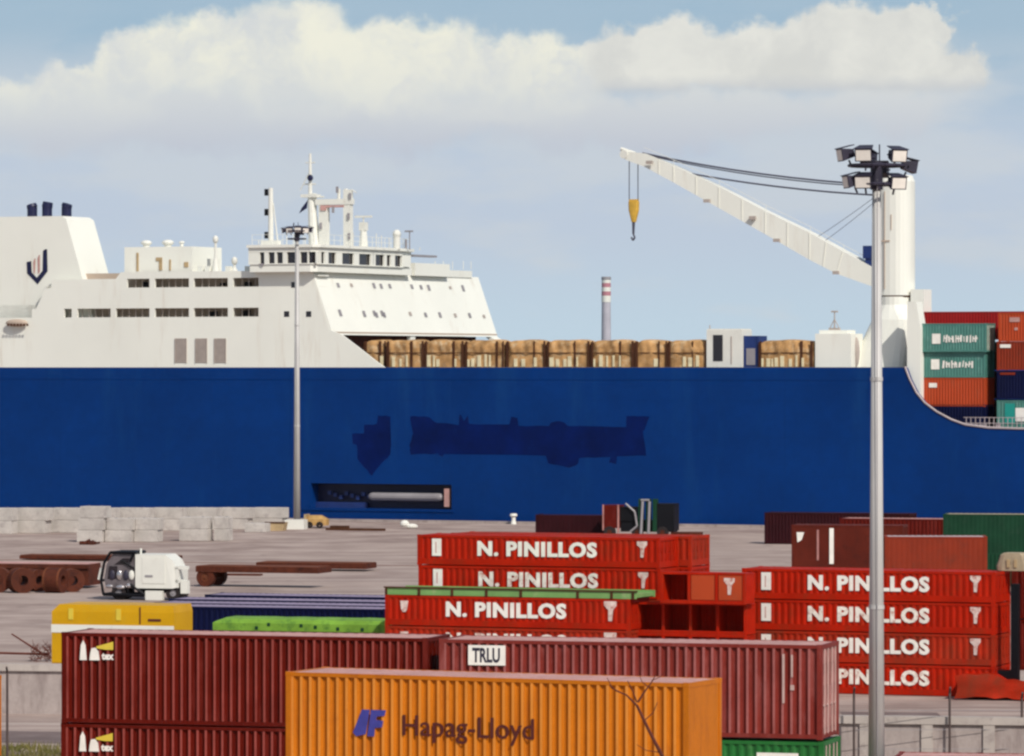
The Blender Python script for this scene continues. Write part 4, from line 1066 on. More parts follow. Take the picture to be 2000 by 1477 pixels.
# ------------------------------------------------------------------ rusty roll trailers, drums, plates
def wheel(parent, x, y, z, r, w, m='rusty', hub='rusty2'):
    wo = MB().ring((x, y, z), (0, 1, 0), r, r * .45, w, 20).build('wheel', M[m], parent)
    MB().tube((x, y - w * .38, z), (x, y + w * .38, z), r * .46, r * .46, 12).tube((x, y - w * .5, z), (x, y + w * .5, z), r * .16, r * .16, 8).build('hub', M[hub], wo)
def roll_trailer(label, px, py, deg, L, h, thick, wheels, group, W=2.6, legs=()):
    t = thing('roll_trailer', label, 'trailer', at_px(px, py), deg, group)
    d_ = MB(); d_.box(0, L, 0, W, h - thick, h)
    for i in range(int(L / 1.2)): d_.box(.3 + i * 1.2, .42 + i * 1.2, -.03, 0, h - thick + .03, h - .03)
    d_.build('deck_frame', M['rusty'], t)
    MB().box(.05, L - .05, .05, W - .05, h, h + .04).build('deck_boards', M['rusty2'], t)
    for x, r in wheels:
        for y in (.3, W - .3): wheel(t, x, y, r, r, .5)
    for x in legs: MB().box(x, x + .25, .3, .6, 0, h - thick).box(x, x + .25, W - .6, W - .3, 0, h - thick).build('leg', M['rusty'], t)
    return t
GRP = 'rusty roll trailers parked on the quay'
roll_trailer('low rusty flatbed trailer with its wheel close to the white tractor bonnet', 382, 1146, 18, 8.6, 1.35, .38, ((.65, .62),), GRP, legs=())
roll_trailer('thin rusty flatbed trailer lying low to the right of the tractor', 500, 1114, 16, 8.2, .55, .38, ((1.0, .12),), GRP, legs=())
roll_trailer('long rusty flatbed trailer behind the drums, left of the tractor', 38, 1094, 14, 12.0, .35, .26, ((1.0, .08),), GRP)
# plate-sided rusty barge body with drums in front
t = thing('rusty_trailer', 'rusty high sided trailer at the left edge behind big drums', 'trailer', at_px(-120, 1148), 12)
L = 10.0
MB().box(0, L, .9, 3.6, .18, 1.58).box(0, L, .75, .9, 1.3, 1.58).box(0, L - .5, .82, .9, .2, .5).build('body', M['rusty'], t)
MB().box(.05, L - .05, .95, 3.55, 1.58, 1.62).build('top_plate', M['roof_pink'], t)
for x in (.9, 2.4, 7.9):
    for y in (1.2, 3.2): wheel(t, x, y, .5, .5, .4)
for px, py, r, lab, tl in ((-2, 1157, .80, 'rusty steel drum cut by the left edge of the picture', 0), (40, 1158, .80, 'rusty steel drum with an open eye facing the camera', 25),
                       (68, 1155, .72, 'rusty steel drum half hidden behind the one with the open eye', 40), (108, 1158, .80, 'broad rusty steel drum nearest the white tractor', 70), (140, 1156, .74, 'dark rusty steel drum beside the white tractor', 15)):
    g_ = gpt(px, py); c_ = thing('steel_drum', lab, 'drum', (g_.x, g_.y, 0), 0, 'rusty steel drums in a row')
    a_ = R(tl); ax = Vector((math.sin(a_), -math.cos(a_), 0))
    MB().ring(Vector((0, 0, r)), ax, r, r * .42, 1.15, 24).build('shell', M['rusty'], c_)
    MB().ring(Vector((0, 0, r)) + ax * .5, ax, r * 1.02, r * .86, .14, 24).ring(Vector((0, 0, r)) - ax * .5, ax, r * 1.02, r * .86, .14, 24).build('rim', M['rusty2'], c_)
t = thing('steel_plate', 'thin rusty steel plate lying beside the right hand flatbed', 'plate', at_px(410, 1124), 14)
MB().box(0, 3.6, 0, .8, 0, .12).build('plate', M['rusty'], t)

# ------------------------------------------------------------------ white tractor
t = thing('terminal_tractor', 'white yard tractor with a dark framed glass cab facing left', 'tractor', at_px(192, 1172), 14)
# local: x to the right, y away, scale about 30.6 px per metre
bb = MB()
loft(bb, [[(2.35, y_, z_) for y_, z_ in ((.2, .75), (2.3, .75), (2.3, 2.85), (.2, 2.85))], [(4.3, y_, z_) for y_, z_ in ((.2, .75), (2.3, .75), (2.3, 2.85), (.2, 2.85))],
          [(4.75, y_, z_) for y_, z_ in ((.2, .75), (2.3, .75), (2.25, 2.5), (.25, 2.5))], [(5.0, y_, z_) for y_, z_ in ((.25, .8), (2.25, .8), (2.2, 2.05), (.3, 2.05))]])
bb.box(4.9, 5.75, .25, .6, 1.95, 2.15); bb.box(4.9, 5.5, .25, .6, 1.1, 1.3); bb.box(5.3, 5.75, .2, .7, .45, 1.25); bb.box(4.95, 5.15, .25, 2.2, .8, 2.05)
bb.build('bonnet', M['white'], t)
MB().box(2.8, 4.3, .17, .2, 1.05, 2.65).build('side_panel', M['white'], t)
MB().box(3.0, 3.5, .14, .17, 1.45, 1.58).build('badge', M['grey'], t)
MB().box(2.45, 5.0, .5, 2.2, .45, .75).build('chassis', M['black'], t)
MB().box(3.05, 4.15, .05, .5, .02, .6).build('step_box', M['white'], t)
cabm = MB()
P4 = [(.25, .35), (.1, 1.2), (.30, 2.3), (.7, 2.95)]
for y_ in (.25, 2.3):
    for a_, b_ in zip(P4, P4[1:]): cabm.tube((a_[0], y_, a_[1]), (b_[0], y_, b_[1]), .09, n=6)
    cabm.tube((.7, y_, 2.95), (2.3, y_, 2.95), .10, n=6); cabm.tube((2.25, y_, 2.95), (2.0, y_, 2.4), .09, n=6); cabm.tube((2.35, y_, 1.9), (1.4, y_, 2.5), .07, n=6)
    cabm.tube((.25, y_, .35), (2.9, y_, .30), .11, n=6); cabm.tube((2.0, y_, 1.0), (3.0, y_, .3), .10, n=6)
for x_, z_ in ((.7, 2.95), (.1, 1.2), (.25, .35), (2.3, 2.95)): cabm.tube((x_, .25, z_), (x_, 2.3, z_), .08, n=6)
cabm.box(.7, 2.3, .3, 2.3, 2.93, 3.02)
cabm.build('cab_frame', M['black'], t)
MB().prism([(.38, .75), (.28, 1.3), (.45, 2.25), (.85, 2.85), (2.2, 2.85), (2.34, 1.9), (2.34, .75)], .32, 2.25).build('cab_body', M['cab_grey'], t)
gl_ = MB()
flat(gl_, [(.95, 2.2), (1.5, 2.6), (2.1, 2.6), (1.7, 2.2)], .30); flat(gl_, [(.5, 1.3), (.6, 2.1), (1.15, 2.1), (1.15, 1.3)], .30)
gl_.build('window', M['dark_glass'], t, recalc=False)
for x_, m_ in ((.82, 'lamp_body'), (1.28, 'steel'), (1.72, 'lamp_body'), (2.08, 'white')):
    mb = MB(); mb.ball((x_, .28, 1.55), .3, .62, .3, 1.05, 14); mb.build('tank', M[m_], t, smooth=True)
MB().ball((.62, .3, .85), .2, 1.3, .5, .6).ball((1.35, .3, .8), .25, 1.2, .5, .6).ball((1.9, .28, .9), .18).build('pipework', M['steel'], t)
MB().tube((-.1, .4, 1.25), (.08, .4, 1.95), .10, .12, 8).build('mirror', M['white'], t)
MB().tube((2.45, 1.0, 2.8), (2.45, 1.0, 3.2), .07).build('exhaust', M['white'], t)
for x_ in (1.2, 4.75):
    for y_ in (.55, 2.0): wheel(t, x_, y_, .46, .46, .38, 'tyre', 'grey')

# ------------------------------------------------------------------ yard containers: red half height stacks
def letters(t, x0, x1, z0, z1, body='N. PINILLOS', m='letter', bold=.04, y=-.004, name='lettering'):
    mb = MB(); add_text(mb, body, x0, x1, z0, z1, y, bold); add_text(mb, body, x0 + .025, x1 + .025, z0 + .01, z1 + .01, y - .002, bold); return mb.build(name, M[m], t, recalc=False)
def shield(mb, x, z, s):
    flat(mb, [(x, z + .42 * s), (x, z + .62 * s), (x + .62 * s, z + .62 * s), (x + .62 * s, z + .42 * s), (x + .45 * s, z + .22 * s), (x + .40 * s, z - .3 * s), (x + .22 * s, z - .3 * s), (x + .2 * s, z + .22 * s)], -.006)
HHH = 1.374
NP = [0]
def pinillos(label, loc, deg, kind, m='red', first=False):
    NP[0] += 1; m = 'red_b' if NP[0] % 3 == 0 else 'red'; lm = 'letter_b' if NP[0] % 2 == 0 else 'letter'
    t = make_container('half_height_container', label, 'container', loc, deg, M[m], L=11.72, HH=HHH, pitch=.30, bot=.30, top=.13, group='red half height containers with white lettering', depth=.04)
    if kind in 'AC':
        x0 = .73 if kind == 'A' else .92
        MB().box(x0, x0 + .45, -.010, .015, .42, 1.2).build('white_plate', M['letter'], t)
        mk = MB(); mk.box(x0 + .17, x0 + .22, -.016, -.01, .55, 1.05); mk.build('plate_mark', M['roof_pink'], t)
        letters(t, 2.95 if kind == 'A' else 3.1, 8.72, .44, 1.12, m=lm)
        s_ = MB(); shield(s_, 10.65 if kind == 'A' else 10.6, .72, .78); s_.build('shield_mark', M['mark'], t, recalc=False)
    elif kind == 'B':
        s_ = MB(); flat(s_, [(.78, .75), (.74, 1.12), (1.14, 1.12), (1.08, .75), (1.0, .62), (.86, .62)], -.006); shield(s_, 10.5, .68, .95); s_.build('shield_mark', M['mark'], t, recalc=False)
        letters(t, 2.95, 8.7, .44, 1.12, m=lm)
    elif kind == 'D':
        letters(t, 3.1, 8.72, .44, 1.12, m=lm); MB().box(10.6, 11.1, -.010, .015, .62, .98).build('white_plate', M['letter'], t)
    return t
TH = 22
ordA = ['bottom', 'fourth', 'third', 'second', 'top']
DA = 9500 / 43.0
def stackpos(px, D): return at_depth(px, D), D
x_, y_ = stackpos(815, DA)
for k_ in range(5):
    pinillos(f'red half height container, {ordA[k_]} of the far stack behind the flat rack', (x_ + (.05 if k_ % 2 else 0), y_, k_ * HHH * 1.004), TH, 'A')
# extra length seen to the right of the top tier: another container end to end
tA = pinillos('unlettered red half height container, rear of the far stack top', (x_ + 1.5, y_ + 2.12, 4 * HHH * 1.004), TH, 'N')
for k_ in range(4): pinillos(f'plain red half height container behind the far stack, {("lowest", "second", "third", "fourth")[k_]} tier', (x_ + 1.5, y_ + 2.12, k_ * HHH * 1.004), TH, 'N')
DB = 9500 / 43.6
x_, y_ = stackpos(752, DB)
for k_ in range(3):
    pinillos(f'red half height container, {("bottom", "middle", "top")[k_]} of the stack under the green flat rack', (x_, y_, .17 + k_ * HHH * 1.004), TH, 'B')
fB = Frame(x_, y_, TH)
for i in range(3):
    w0 = fB.world(.6 + i * 5, 0, 0); bo = thing('timber_bearer', 'squared timber bearer under the stack with the green flat rack', 'timber', (w0.x, w0.y, 0), TH, 'timber bearers under the middle stack')
    MB().box(0, .3, 0, 2.44, 0, .165).build('beam', M['tan'], bo)
# green folded flat rack on top
t = thing('flat_rack', 'folded pale green flat rack lying on a red container stack', 'flat rack', (x_, y_, .17 + 3 * HHH * 1.004 + .005), TH)
mb = MB(); mb.box(0, 12.0, 0, .12, .0, .30); mb.box(0, 12.0, 2.32, 2.44, 0, .3); mb.box(.02, 11.97, .12, 2.32, .05, .2)
mb.build('base', M['frack'], t)
mb = MB()
for q_ in (.0, 1.6, 3.2, 4.85, 6.5, 9.2, 10.8, 11.8): mb.box(q_, q_ + .12, -.03, .0, .0, .28)
mb.box(-.05, 12.05, -.05, .1, .30, .36); mb.build('stanchion', M['tarp_brown'], t)
# right-hand stack
DC = 9500 / 43.7
x_, y_ = stackpos(1449, DC)
for k_ in range(4):
    pinillos(f'red half height container, {("bottom", "second", "third", "top")[k_]} tier of the stack crossed by the light mast', (x_, y_, k_ * HHH * 1.004), TH, 'D' if k_ == 0 else 'C')
# open bay frames between the stacks
DR = 214.6
def bay_rack(label, loc, nb=4, bw_=1.27, fill=()):
    t = thing('open_frame_container', label, 'container', loc, TH, 'open sided red bin frames between the stacks')
    L_ = nb * bw_; fr = MB(); h_ = HHH
    fr.box(0, L_ + .12, 0, .12, 0, .16); fr.box(0, L_ + .12, 0, .12, h_ - .1, h_)
    for i in range(nb + 1): fr.box(i * bw_, i * bw_ + .13, -.02, .14, 0, h_ - .003)
    fr.build('frame', M['red'], t)
    MB().box(0, L_ + .12, .14, 1.3, .02, .12).build('floor', M['red'], t)
    MB().box(.0, L_ + .12, .14, 1.3, h_ - .08, h_ - .02).build('roof', M['red'], t)
    corrugated(L_, .12, h_ - .08, .06, 1.1, 1.16, .3).build('back_wall', M['red'], t, recalc=False)
    for i in range(nb + 1): MB().box(i * bw_ + .03, i * bw_ + .1, .14, 1.28, .12, h_ - .08).build('partition', M['red'], t)
    for i in fill: MB().box(i * bw_ + .16, (i + 1) * bw_ - .03, .01, .06, .18, h_ - .12).build('panel', M['red_orange'], t)
    return t
for k_ in range(3):
    bay_rack(f'open red bin frame with four empty bays, {("bottom", "middle", "top")[k_]} of its stack', Vector((at_depth(1240, DR), DR, k_ * (HHH + .006))))
DR2 = DR - 1.25
tq = bay_rack('open red bin frame with two closed panels on top of the empty bays', Vector((at_depth(1290, DR2), DR2, 3 * (HHH + .006))), nb=3, fill=(1, 2))
mb = MB(); shield(mb, 2.95, .66, .8); mb.build('shield_mark', M['mark'], tq, recalc=False)
# damaged red end pieces at lower right
t = thing('bent_flat_rack', 'battered red flat rack lying at the right edge beside the lettered stack', 'flat rack', (at_depth(1868, DC - 5.5), DC - 5.5, 0), 14)
mb = MB(); mb.box(0, 8, 0, 2.4, .25, .7); mb.prism([(0, .3), (.1, 1.05), (1.6, 1.1), (2.3, .7), (2.3, .3)], -.05, 2.2); mb.build('base', M['red'], t)
mb = MB(); rr2 = random.Random(8); vs = []; fs = []
for i in range(19):
    for j in range(5):
        x = i * .43; zt2 = 1.12 if i < 5 else .95 - .02 * (i - 5)
        vs.append((x + rr2.uniform(-.08, .08), -.12 - rr2.uniform(0, .22), .12 + (zt2 - .12) * j / 4 + rr2.uniform(-.06, .06)))
for i in range(18):
    for j in range(4): fs.append((i * 5 + j, (i + 1) * 5 + j, (i + 1) * 5 + j + 1, i * 5 + j + 1))
mb.add(vs, fs); mb.build('bent_panel', M['red_b'], t, smooth=True)
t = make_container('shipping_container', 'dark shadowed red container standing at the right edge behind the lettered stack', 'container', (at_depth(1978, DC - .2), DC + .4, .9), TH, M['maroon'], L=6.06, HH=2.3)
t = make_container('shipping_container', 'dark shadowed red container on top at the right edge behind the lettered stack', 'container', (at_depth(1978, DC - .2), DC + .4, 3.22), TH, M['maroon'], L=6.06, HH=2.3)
tt = thing('shadow_gap_slab', 'black slab painting the dark shadow gap right of the lettered stack', 'skip', (at_depth(1975, DC - 5.0) , DC - 4.8, .72), TH)
MB().box(0, .34, 0, .3, 0, 4.3).box(-.6, .0, .01, .8, 0, .5).build('body', M['black'], tt)  # black slab put where there is only a shadow gap

# ------------------------------------------------------------------ containers beyond, right
def by_corner(px, ytop, HH_, zbase, deg, label, m, **kw):
    """front-left-top corner at this pixel, base at zbase"""
    g_ = gpt(px, ytop, zbase + HH_); return make_container('shipping_container', label, 'container', (g_.x, g_.y, zbase), deg, m, HH=HH_, **kw)
by_corner(1493, 1001, 2.59, 0, 18, 'nearly black maroon container furthest back by the ship', M['maroon_dk'], group='containers behind the right hand stack')
c_ = by_corner(1546, 1025, 2.59, 2.62, 12, 'brown container with pale door bars behind the light mast', M['brown_ct'], L=6.6, smooth_side=True, group='containers behind the right hand stack')
MB().box(2.25, 2.5, -.02, .03, .3, 2.4).build('pale_bar', M['letter'], c_); mb = MB(); flat(mb, [(.3, 2.15), (.75, 2.15), (.6, 1.7), (.35, 1.55)], -.005); mb.build('pale_patch', M['letter'], c_, recalc=False)
MB().box(1.5, 1.62, -.02, .03, .5, 2.3).build('pale_bar', M['pink_door'], c_)
by_corner(1546, 1092, 2.59, 0, 12, 'dark brown container under the one with pale door bars', M['brown_ct'], L=6.6)
c_ = by_corner(1728, 1048, 2.59, 2.62, 3, 'rust orange container with a pale roof right of the light mast', M['brick'], L=5.6, smooth_side=False, depth=.01, roof=M['roof_grey'], doors=False, end_flat=True, group='containers behind the right hand stack')
by_corner(1728, 1112, 2.59, 0, 3, 'container hidden below the rust orange one with the pale roof', M['brick'], L=5.6)
by_corner(1842, 1004, 2.59, 2.62, 10, 'dark green container with a cream roof at the right edge', M['green_dk'], L=12.19, roof=M['roof_cream'], depth=.01, group='containers behind the right hand stack')
by_corner(1842, 1068, 2.59, 0, 10, 'dark green container under the cream roofed one', M['green_dk'], L=12.19)
by_corner(1640, 1012, 2.59, 1.2, 18, 'maroon container with a pinkish roof behind the light mast', M['maroon'], L=9.0, roof=M['roof_pink'], group='containers behind the right hand stack')
t = thing('pale_sack', 'lumpy cream sack sitting on the right end of the lettered stack', 'sack', (at_depth(1968, DC + 1), DC - 2.6, 4 * HHH * 1.004), TH)
mb = MB(); rr2 = random.Random(6)
loft(mb, [sq(0, 0, hx + rr2.uniform(-.03, .03), .55, z, .5, 16) for hx, z in ((.78, 0), (.80, .2), (.72, .45), (.66, .68), (.52, .78))])
mb.build('sack', M['roof_cream'], t)
mb = MB(); mb.box(-.25, -.12, -.6, -.54, .15, .5); mb.box(.08, .2, -.6, -.54, .15, .5); mb.build('strap', M['tan'], t)

# machinery on the quay behind the far stack
q = gpt(1046, 1046)
t = thing('dark_skip', 'long low dark maroon bin on the quay by the hull', 'bin', (q.x, q.y, 0), 14)
MB().box(0, 6.3, 0, 2.4, .1, 1.75).box(.0, .1, -.04, 2.4, .0, 1.8).build('body', M['maroon_dk'], t)
mb = MB()
for i in range(14): mb.box(.25 + i * .44, .33 + i * .44, -.05, 0, .15, 1.65)
mb.build('rib', M['maroon_dk'], t)
q = gpt(1176, 1050)
t = thing('yard_loader', 'dark yard loader with a red cab beside the hull', 'loader', (q.x, q.y, 0), 14)
MB().box(0, 1.45, .2, 2.2, .8, 2.75).build('cab', M['maroon'], t)
MB().box(.0, .12, .1, .2, .6, 2.8).box(1.3, 1.45, .1, .2, .4, 2.8).build('cab_post', M['pink_door'], t)
MB().box(1.5, 6.1, .5, 2.2, .5, 1.5).box(4.4, 6.2, .3, 2.3, .6, 2.9).box(1.45, 2.9, .4, 2.2, 1.4, 2.6).build('engine', M['black'], t)
mb = MB()
mb.poly_tube([(2.0, .2, 2.9), (2.8, .2, 2.2), (3.0, .2, 1.0), (2.4, .2, .5)], .09); mb.tube((3.35, .1, .3), (3.5, .1, 3.1), .12); mb.tube((4.0, .1, .3), (4.1, .1, 3.1), .12); mb.tube((3.35, .1, 3.2), (4.1, .1, 3.2), .09)
mb.build('lift_mast', M['grey'], t)
mb = MB()
for x in (3.1, 3.75, 4.35): mb.box(x, x + .35, .2, .9, .5, 3.3)
mb.build('counterweight', M['green_dk'], t)
for x in (.6, 3.0, 5.2): wheel(t, x, .35, .48, .48, .4, 'tyre', 'rusty')
t = thing('steel_bundle', 'thin dark bundle lying on the quay right of the yard loader', 'bundle', (gpt(1310, 1046).x, gpt(1310, 1046).y, 0), 18)
MB().box(0, 2.6, 0, 1, 0, .3).build('bundle', M['rusty'], t)

# ------------------------------------------------------------------ middle: yellow, navy, lime
D_ = 9500 / 44
c_ = thing('box_truck_body', 'yellow box body with a white band half behind the maroon container', 'box body', (at_depth(101, D_), D_, 1.3), 16)
L_ = 5.75
mb = MB(); loft(mb, [[(.0, .05, 0), (L_, .05, 0), (L_, 2.4, 0), (.0, 2.4, 0)], [(0, .0, .1), (L_, .0, .1), (L_, 2.44, .1), (0, 2.44, .1)], [(.0, 0, 2.35), (L_, 0, 2.35), (L_, 2.44, 2.35), (.0, 2.44, 2.35)], [(.35, .05, 2.68), (L_ - .05, .05, 2.68), (L_ - .05, 2.38, 2.68), (.35, 2.38, 2.68)]])
mb.build('body', M['yellow'], c_)
MB().box(-.02, L_ + .01, -.02, .0, 1.42, 1.78).build('white_band', M['white'], c_)
mb = MB()
for x in (.8, 3.05): mb.box(x, x + .22, -.03, 0, 2.0, 2.5)
mb.build('hinge_plate', M['logo_yellow'], c_)
MB().box(4.55, 5.15, -.03, 0, 1.98, 2.08).build('marking', M['hl_brown'], c_)
MB().box(4.15, 4.20, -.035, 0, 1.85, 2.6).build('door_seam', M['rusty2'], c_)
mb = MB(); mb.box(.2, L_, .5, 1.9, -.4, 0.0); mb.build('chassis', M['black'], c_)
for x in (1.0, 4.8):
    for y in (.35, 2.1): wheel(c_, x, y, -.8, .48, .35, 'tyre', 'grey')
g_ = 9500 / 40.5
nv = make_container('shipping_container', 'navy container behind the lime green one', 'container', (at_depth(290, g_ + 2), g_ + 2, 0), 17, M['navy_ct'], HH=2.896, roof=M['lavender'], group='low row of containers behind the maroon stack')
make_container('shipping_container', 'navy container with a lavender roof just behind the front navy one', 'container', (at_depth(300, g_ + 5), g_ + 5.2, -.0), 17, M['navy_ct'], L=12.19, HH=2.896, roof=M['lavender'], group='low row of containers behind the maroon stack')
make_container('shipping_container', 'rearmost low container with a lavender roof ending by the red stacks', 'container', (at_depth(330, g_ + 9), g_ + 9, -.0), 17, M['navy_ct'], L=12.19, HH=2.896, roof=M['lavender'], group='low row of containers behind the maroon stack')
make_container('shipping_container', 'fourth low container with a lavender roof, furthest from the lime green one', 'container', (at_depth(400, g_ + 13.5), g_ + 13.5, -.0), 17, M['navy_ct'], L=12.19, HH=2.896, roof=M['lavender'], group='low row of containers behind the maroon stack')
D_ = 9500 / 41.6
t = thing('lime_container', 'lime green container with a rounded tarpaulin top behind the maroon stack', 'container', (at_depth(416, D_), D_, 0), 16)
mb = MB(); mb.box(0, 12.19, 0, 2.44, 0, 2.3); mb.build('body', M['lime'], t)
vs = []; fs = []; nx = 24
rnd = random.Random(5)
for i in range(nx + 1):
    x = 12.19 * i / nx; dz = .008 * math.sin(i * 1.9) + rnd.uniform(-.006, .006); e_ = .16 if i in (0,) else (.05 if i == nx else 0)
    for y, z in ((-.03, 2.15), (-.04, 2.5), (.08, 2.68), (.5, 2.73), (1.9, 2.73), (2.35, 2.68), (2.47, 2.3)): vs.append((x, y, z + dz * (z > 2.5) - e_ * (z > 2.5)))
for i in range(nx):
    for j in range(6): fs.append((i * 7 + j, (i + 1) * 7 + j, (i + 1) * 7 + j + 1, i * 7 + j + 1))
fs += [tuple(range(7)), tuple(nx * 7 + j for j in range(6, -1, -1))]
MB().add(vs, fs).build('tarpaulin', M['lime'], t)
mb = MB()
for x in (2.1, 2.7, 4.3, 5.0, 6.1, 7.3): mb.box(x, x + .14, -.06, -.03, 2.3 + .1 * math.sin(x * 5), 2.45 + .1 * math.sin(x * 5))
mb.build('tie_down', M['green_dk'], t)

# ------------------------------------------------------------------ near stacks
HC = 2.896
ZM = 6.05; ZO = 5.945
Dm = 9500 * (H - ZM) / (1235 - YH)
x0 = at_depth(120, Dm)
fm = Frame(x0, Dm, 16)
def tex_logo(t, L=12.19):
    w = MB(); flat(w, [(.62, 2.02), (.86, 2.02), (.82, 2.5), (.74, 2.66), (.66, 2.5)], -.006); flat(w, [(.95, 2.02), (1.3, 2.02), (1.26, 2.3), (1.16, 2.42), (1.02, 2.4), (.98, 2.25)], -.006)
    add_text(w, 'tex', 1.36, 1.78, 2.04, 2.26, -.006, .05); w.build('logo', M['letter'], t, recalc=False)
    y = MB(); flat(y, [(1.18, 2.46), (1.76, 2.62), (1.76, 2.36), (1.5, 2.36), (1.2, 2.40)], -.008); y.build('logo_swoosh', M['logo_yellow'], t, recalc=False)
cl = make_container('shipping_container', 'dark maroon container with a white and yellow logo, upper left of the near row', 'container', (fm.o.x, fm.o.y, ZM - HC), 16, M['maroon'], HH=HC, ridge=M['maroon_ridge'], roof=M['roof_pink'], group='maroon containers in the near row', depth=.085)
tex_logo(cl)
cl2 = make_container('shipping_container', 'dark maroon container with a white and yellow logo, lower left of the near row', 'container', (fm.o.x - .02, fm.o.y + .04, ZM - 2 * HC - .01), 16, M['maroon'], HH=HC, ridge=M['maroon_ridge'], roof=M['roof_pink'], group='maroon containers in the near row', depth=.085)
tex_logo(cl2)
w_ = fm.world(12.19 + .38, 0, 0)
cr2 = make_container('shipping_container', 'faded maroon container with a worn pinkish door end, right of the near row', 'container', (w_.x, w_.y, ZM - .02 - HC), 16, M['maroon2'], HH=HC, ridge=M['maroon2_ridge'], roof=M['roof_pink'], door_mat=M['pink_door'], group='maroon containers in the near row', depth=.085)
MB().box(.95, 2.15, -.012, .015, 2.1, 2.72).build('white_plate', M['letter'], cr2)
mk = MB(); add_text(mk, 'TRLU', 1.08, 1.98, 2.18, 2.64, -.016, .035); mk.build('plate_text', M['lamp_body'], cr2, recalc=False)
MB().box(10.95, 11.02, -.012, .015, 1.1, 2.6).box(11.22, 11.28, -.012, .015, 1.9, 2.58).box(11.2, 11.32, -.014, .015, 1.5, 1.66).build('code_strip', M['lock_rod'], cr2)
cg = make_container('shipping_container', 'green container under the faded maroon one with the worn door', 'container', (w_.x + .05, w_.y + .03, ZM - .02 - 2 * HC - .03), 16, M['green_ct'], HH=HC - .03, group='containers in the near row', door_mat=M['green_ct'], depth=.05)
letters(cg, 9.9, 11.3, 2.25, 2.5, 'GREEN', 'letter', .02, -.006) if False else MB().box(10.1, 11.4, -.012, .015, 2.1, 2.5).build('white_plate', M['letter'], cg)
# orange container
Do = 9500 * (H - ZO) / (1312 - YH)
fo = Frame(at_depth(558, Do), Do, 24)
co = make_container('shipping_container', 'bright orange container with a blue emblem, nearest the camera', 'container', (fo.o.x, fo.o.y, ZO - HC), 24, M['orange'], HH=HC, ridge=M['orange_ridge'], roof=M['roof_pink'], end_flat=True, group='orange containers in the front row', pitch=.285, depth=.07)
letters(co, 3.62, 7.6, 1.03, 1.78, 'Hapag-Lloyd', 'hl_brown', .0, -.004)
hb_ = MB()
hb_.add([(x, -.006, z) for x, z in ((2.10, 1.25), (2.38, 1.9), (2.62, 1.9), (2.50, 1.22), (2.2, 1.15))], [(0, 1, 2, 3, 4)])
hb_.add([(x, -.006, z) for x, z in ((2.66, 1.9), (3.12, 1.9), (3.08, 1.74), (2.84, 1.72), (2.82, 1.62), (3.04, 1.60), (3.0, 1.42), (2.78, 1.40), (2.76, 1.16), (2.54, 1.16))], [tuple(range(10))])
hb_.build('emblem', M['hl_blue'], co, recalc=False)
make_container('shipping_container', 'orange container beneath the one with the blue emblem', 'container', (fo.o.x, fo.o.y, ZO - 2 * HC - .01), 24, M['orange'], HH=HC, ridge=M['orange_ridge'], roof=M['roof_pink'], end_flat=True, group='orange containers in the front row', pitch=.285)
w_ = fo.world(-12.19 - 2.6, 0, 0)
D2 = 150.0
fx = Frame(at_depth(-56, D2), D2, 16); w_ = fx.world(-12.19, 0, 0)
make_container('shipping_container', 'orange container seen only as a sliver at the left edge', 'container', (w_.x, w_.y, 3.55 + 1.3 - HC), 16, M['orange'], HH=HC, end_flat=True, roof=M['roof_pink'], pitch=.285)
for fr0, n0, dx0 in ((fm, 3, 0), (fo, 3, 0), (fm, 3, 12.6)):
    for i in range(n0):
        w0 = fr0.world(dx0 + .8 + i * 5.2, 0, 0)
        bo = thing('timber_bearer', 'squared timber bearer under a near container stack', 'timber', (w0.x, w0.y, 0), fr0.deg, 'timber bearers under the near stacks')
        MB().box(0, .3, 0, 2.44, 0, .135).build('beam', M['tan'], bo)
# low pink roof at the bottom right
g_ = gpt(1742, 1480, 2.59)
make_container('shipping_container', 'container with a faded pink roof just entering at the bottom right', 'container', (g_.x, g_.y, 0), 10, M['maroon2'], roof=M['roof_pink'])

# ------------------------------------------------------------------ parapet walls and fence posts
def parapet(label, px0, ytop, hh, L_, deg, pil, cap=.22, side=1):
    g_ = gpt(px0, ytop, hh); t = thing('parapet_wall', label, 'wall', (g_.x, g_.y, 0), deg, None)
    MB().box(0, L_, .12, .42, 0, hh - cap).build('panel', M['concrete_wall'], t)
    MB().box(-.02, L_ + .02, .0, .5, hh - cap, hh).build('coping', M['coping'], t)
    for x in pil: MB().box(x, x + .42, .02, .12, 0, hh - cap - .002).build('pilaster', M['coping'], t)
    return t
parapet('low concrete parapet with pilasters at the lower right', 1500, 1397, 1.75, 22, 8, [i * 2.25 + 1.1 for i in range(9)], cap=.28)
parapet('pale concrete wall at the left edge beside the maroon stack', -60, 1296, 2.1, 9.5, 8, [], cap=.3)
def post(px, py0, py1, label):
    D3 = 177.0; x = at_depth(px, D3); z1 = H - (py0 - YH) / F * D3
    t = thing('fence_post', label, 'fence post', (x, D3, 0), 0, 'thin dark fence posts')
    MB().tube((0, 0, 0), (0, 0, z1), .045, n=8).tube((0, 0, z1 - .02), (.0, -.25, z1 + .18), .04, n=6).build('post', M['post'], t)
post(1855, 1352, 1465, 'thin dark fence post below the lettered stack, right of the light mast')
post(1996, 1362, 1470, 'thin dark fence post at the right edge of the picture')
post(14, 1312, 1415, 'thin dark fence post at the left edge of the picture')
post(1668, 1352, 1465, 'thin dark fence post just left of the light mast')
t = thing('wire_fence', 'sagging fence wires strung between the thin posts at lower right', 'fence', (0, 177, 0))
mb = MB()
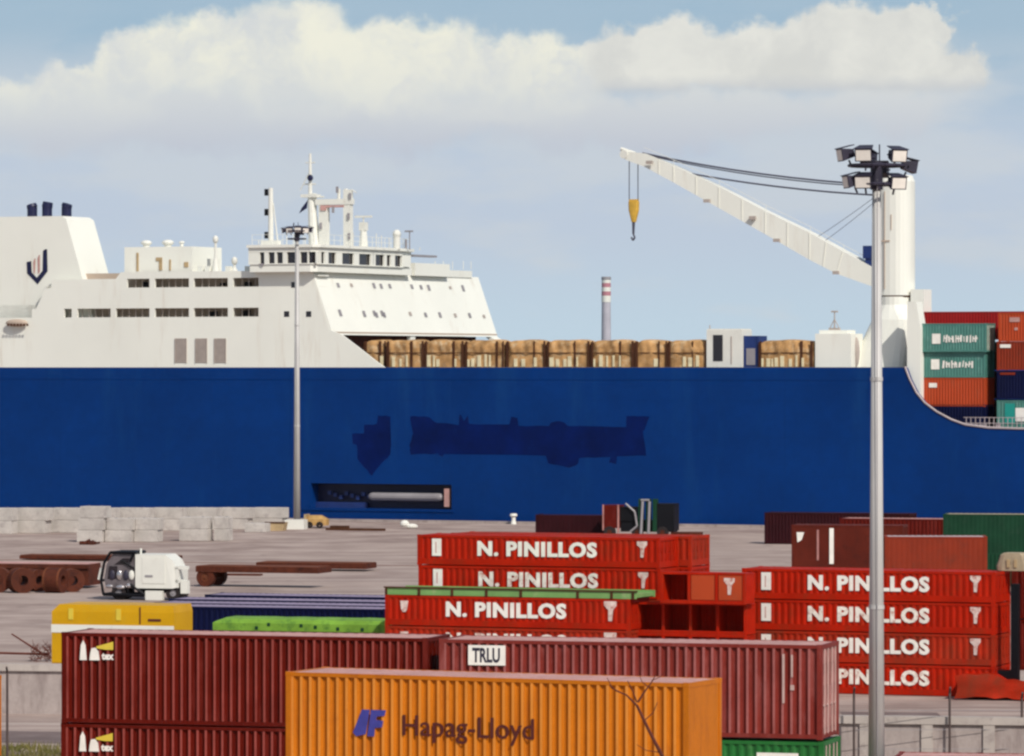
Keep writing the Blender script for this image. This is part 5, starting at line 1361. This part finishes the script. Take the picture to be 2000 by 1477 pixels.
for z in (.6, 1.3, 2.0):
    mb.tube((at_depth(1668, 177), 0, z), (at_depth(1996, 177), 0, z), .012, n=4); mb.tube((at_depth(1996, 177), 0, z), (at_depth(2300, 177), 0, z), .012, n=4)
mb.build('wire', M['grey'], t)

# debris and dead bush left of the yellow box
g_ = gpt(52, 1292)
t = thing('dead_bush', 'dark tangled dead bush beside the yellow box body', 'bush', (g_.x, g_.y, 0))
mb = MB(); rnd = random.Random(9)
for i in range(150):
    x = rnd.uniform(.2, 1.7); y = rnd.uniform(-.4, .6); z = rnd.uniform(0, .7)
    mb.tube((x, y, z), (x + rnd.uniform(-.35, .35), y + rnd.uniform(-.2, .2), z + rnd.uniform(-.2, .45)), .022, .008, 4)
mb.tube((.9, 0, .3), (-.75, .1, 1.35), .06, .04, 6); mb.tube((-1.6, 0, .42), (1.1, 0, .35), .06, .06, 6)
mb.build('branches', M['bark'], t)

# bare sapling in front of the orange container
def sapling(label, px, D, base_z, tips, trunk_px):
    x = at_depth(trunk_px, D)
    t = thing('bare_tree', label, 'tree', (x, D, base_z))
    P_ = lambda a_, b_, dy=0: (at_depth(a_, D) - x, dy, H - (b_ - YH) / F * D - base_z)
    tr = MB(); tr.tube((P_(1330, 1600)[0] + 1.2, 0, 0), P_(1328, 1545), .09, .06, 8)
    path = [P_(1328, 1545), P_(1294, 1478), P_(1268, 1428), P_(1244, 1378)]
    for (a_, b_), (r_, s_) in zip(zip(path, path[1:]), ((.06, .05), (.05, .042), (.042, .036))): tr.tube(a_, b_, r_, s_, 6)
    tr.build('trunk', M['bark'], t)
    br_ = MB()
    def branch(pts, r):
        for i, (a_, b_) in enumerate(zip(pts, pts[1:])): br_.tube(a_, b_, r * (1 - .22 * i), r * (1 - .22 * (i + 1)), 5)
    branch([P_(1244, 1378), P_(1224, 1358), P_(1204, 1350), P_(1190, 1338)], .03)
    branch([P_(1246, 1372), P_(1260, 1350), P_(1272, 1334), P_(1281, 1318)], .03)
    branch([P_(1244, 1372), P_(1236, 1350), P_(1226, 1330)], .02)
    branch([P_(1215, 1354), P_(1196, 1345, .1), P_(1186, 1325, .2)], .016)
    branch([P_(1266, 1342), P_(1254, 1332), P_(1250, 1322)], .014)
    branch([P_(1290, 1470), P_(1262, 1466), P_(1244, 1455)], .014)
    branch([P_(1312, 1512), P_(1290, 1500, -.1), P_(1262, 1490, -.2), P_(1240, 1480, -.2)], .02)
    branch([P_(1258, 1408), P_(1276, 1392), P_(1284, 1372)], .016)
    branch([P_(1272, 1330), P_(1290, 1322), P_(1298, 1312)], .012)
    br_.build('branches', M['bark'], t)
sapling('leafless sapling with forked twigs in front of the orange container', 1250, 122.0, 0.0, None, 1345)


if True:
    hz = MB().box(-3500, 3500, -60, 6200, -10, 220)
    m_ = bpy.data.materials.new('haze_air'); m_.use_nodes = True; nt = m_.node_tree; nt.nodes.remove(nt.nodes['Principled BSDF'])
    pv_ = nt.nodes.new('ShaderNodeVolumePrincipled'); pv_.inputs['Color'].default_value = (.82, .88, .97, 1); pv_.inputs['Density'].default_value = 1e-5
    nt.links.new(pv_.outputs[0], nt.nodes['Material Output'].inputs['Volume'])
    tag(hz.build('haze', m_), kind='stuff')
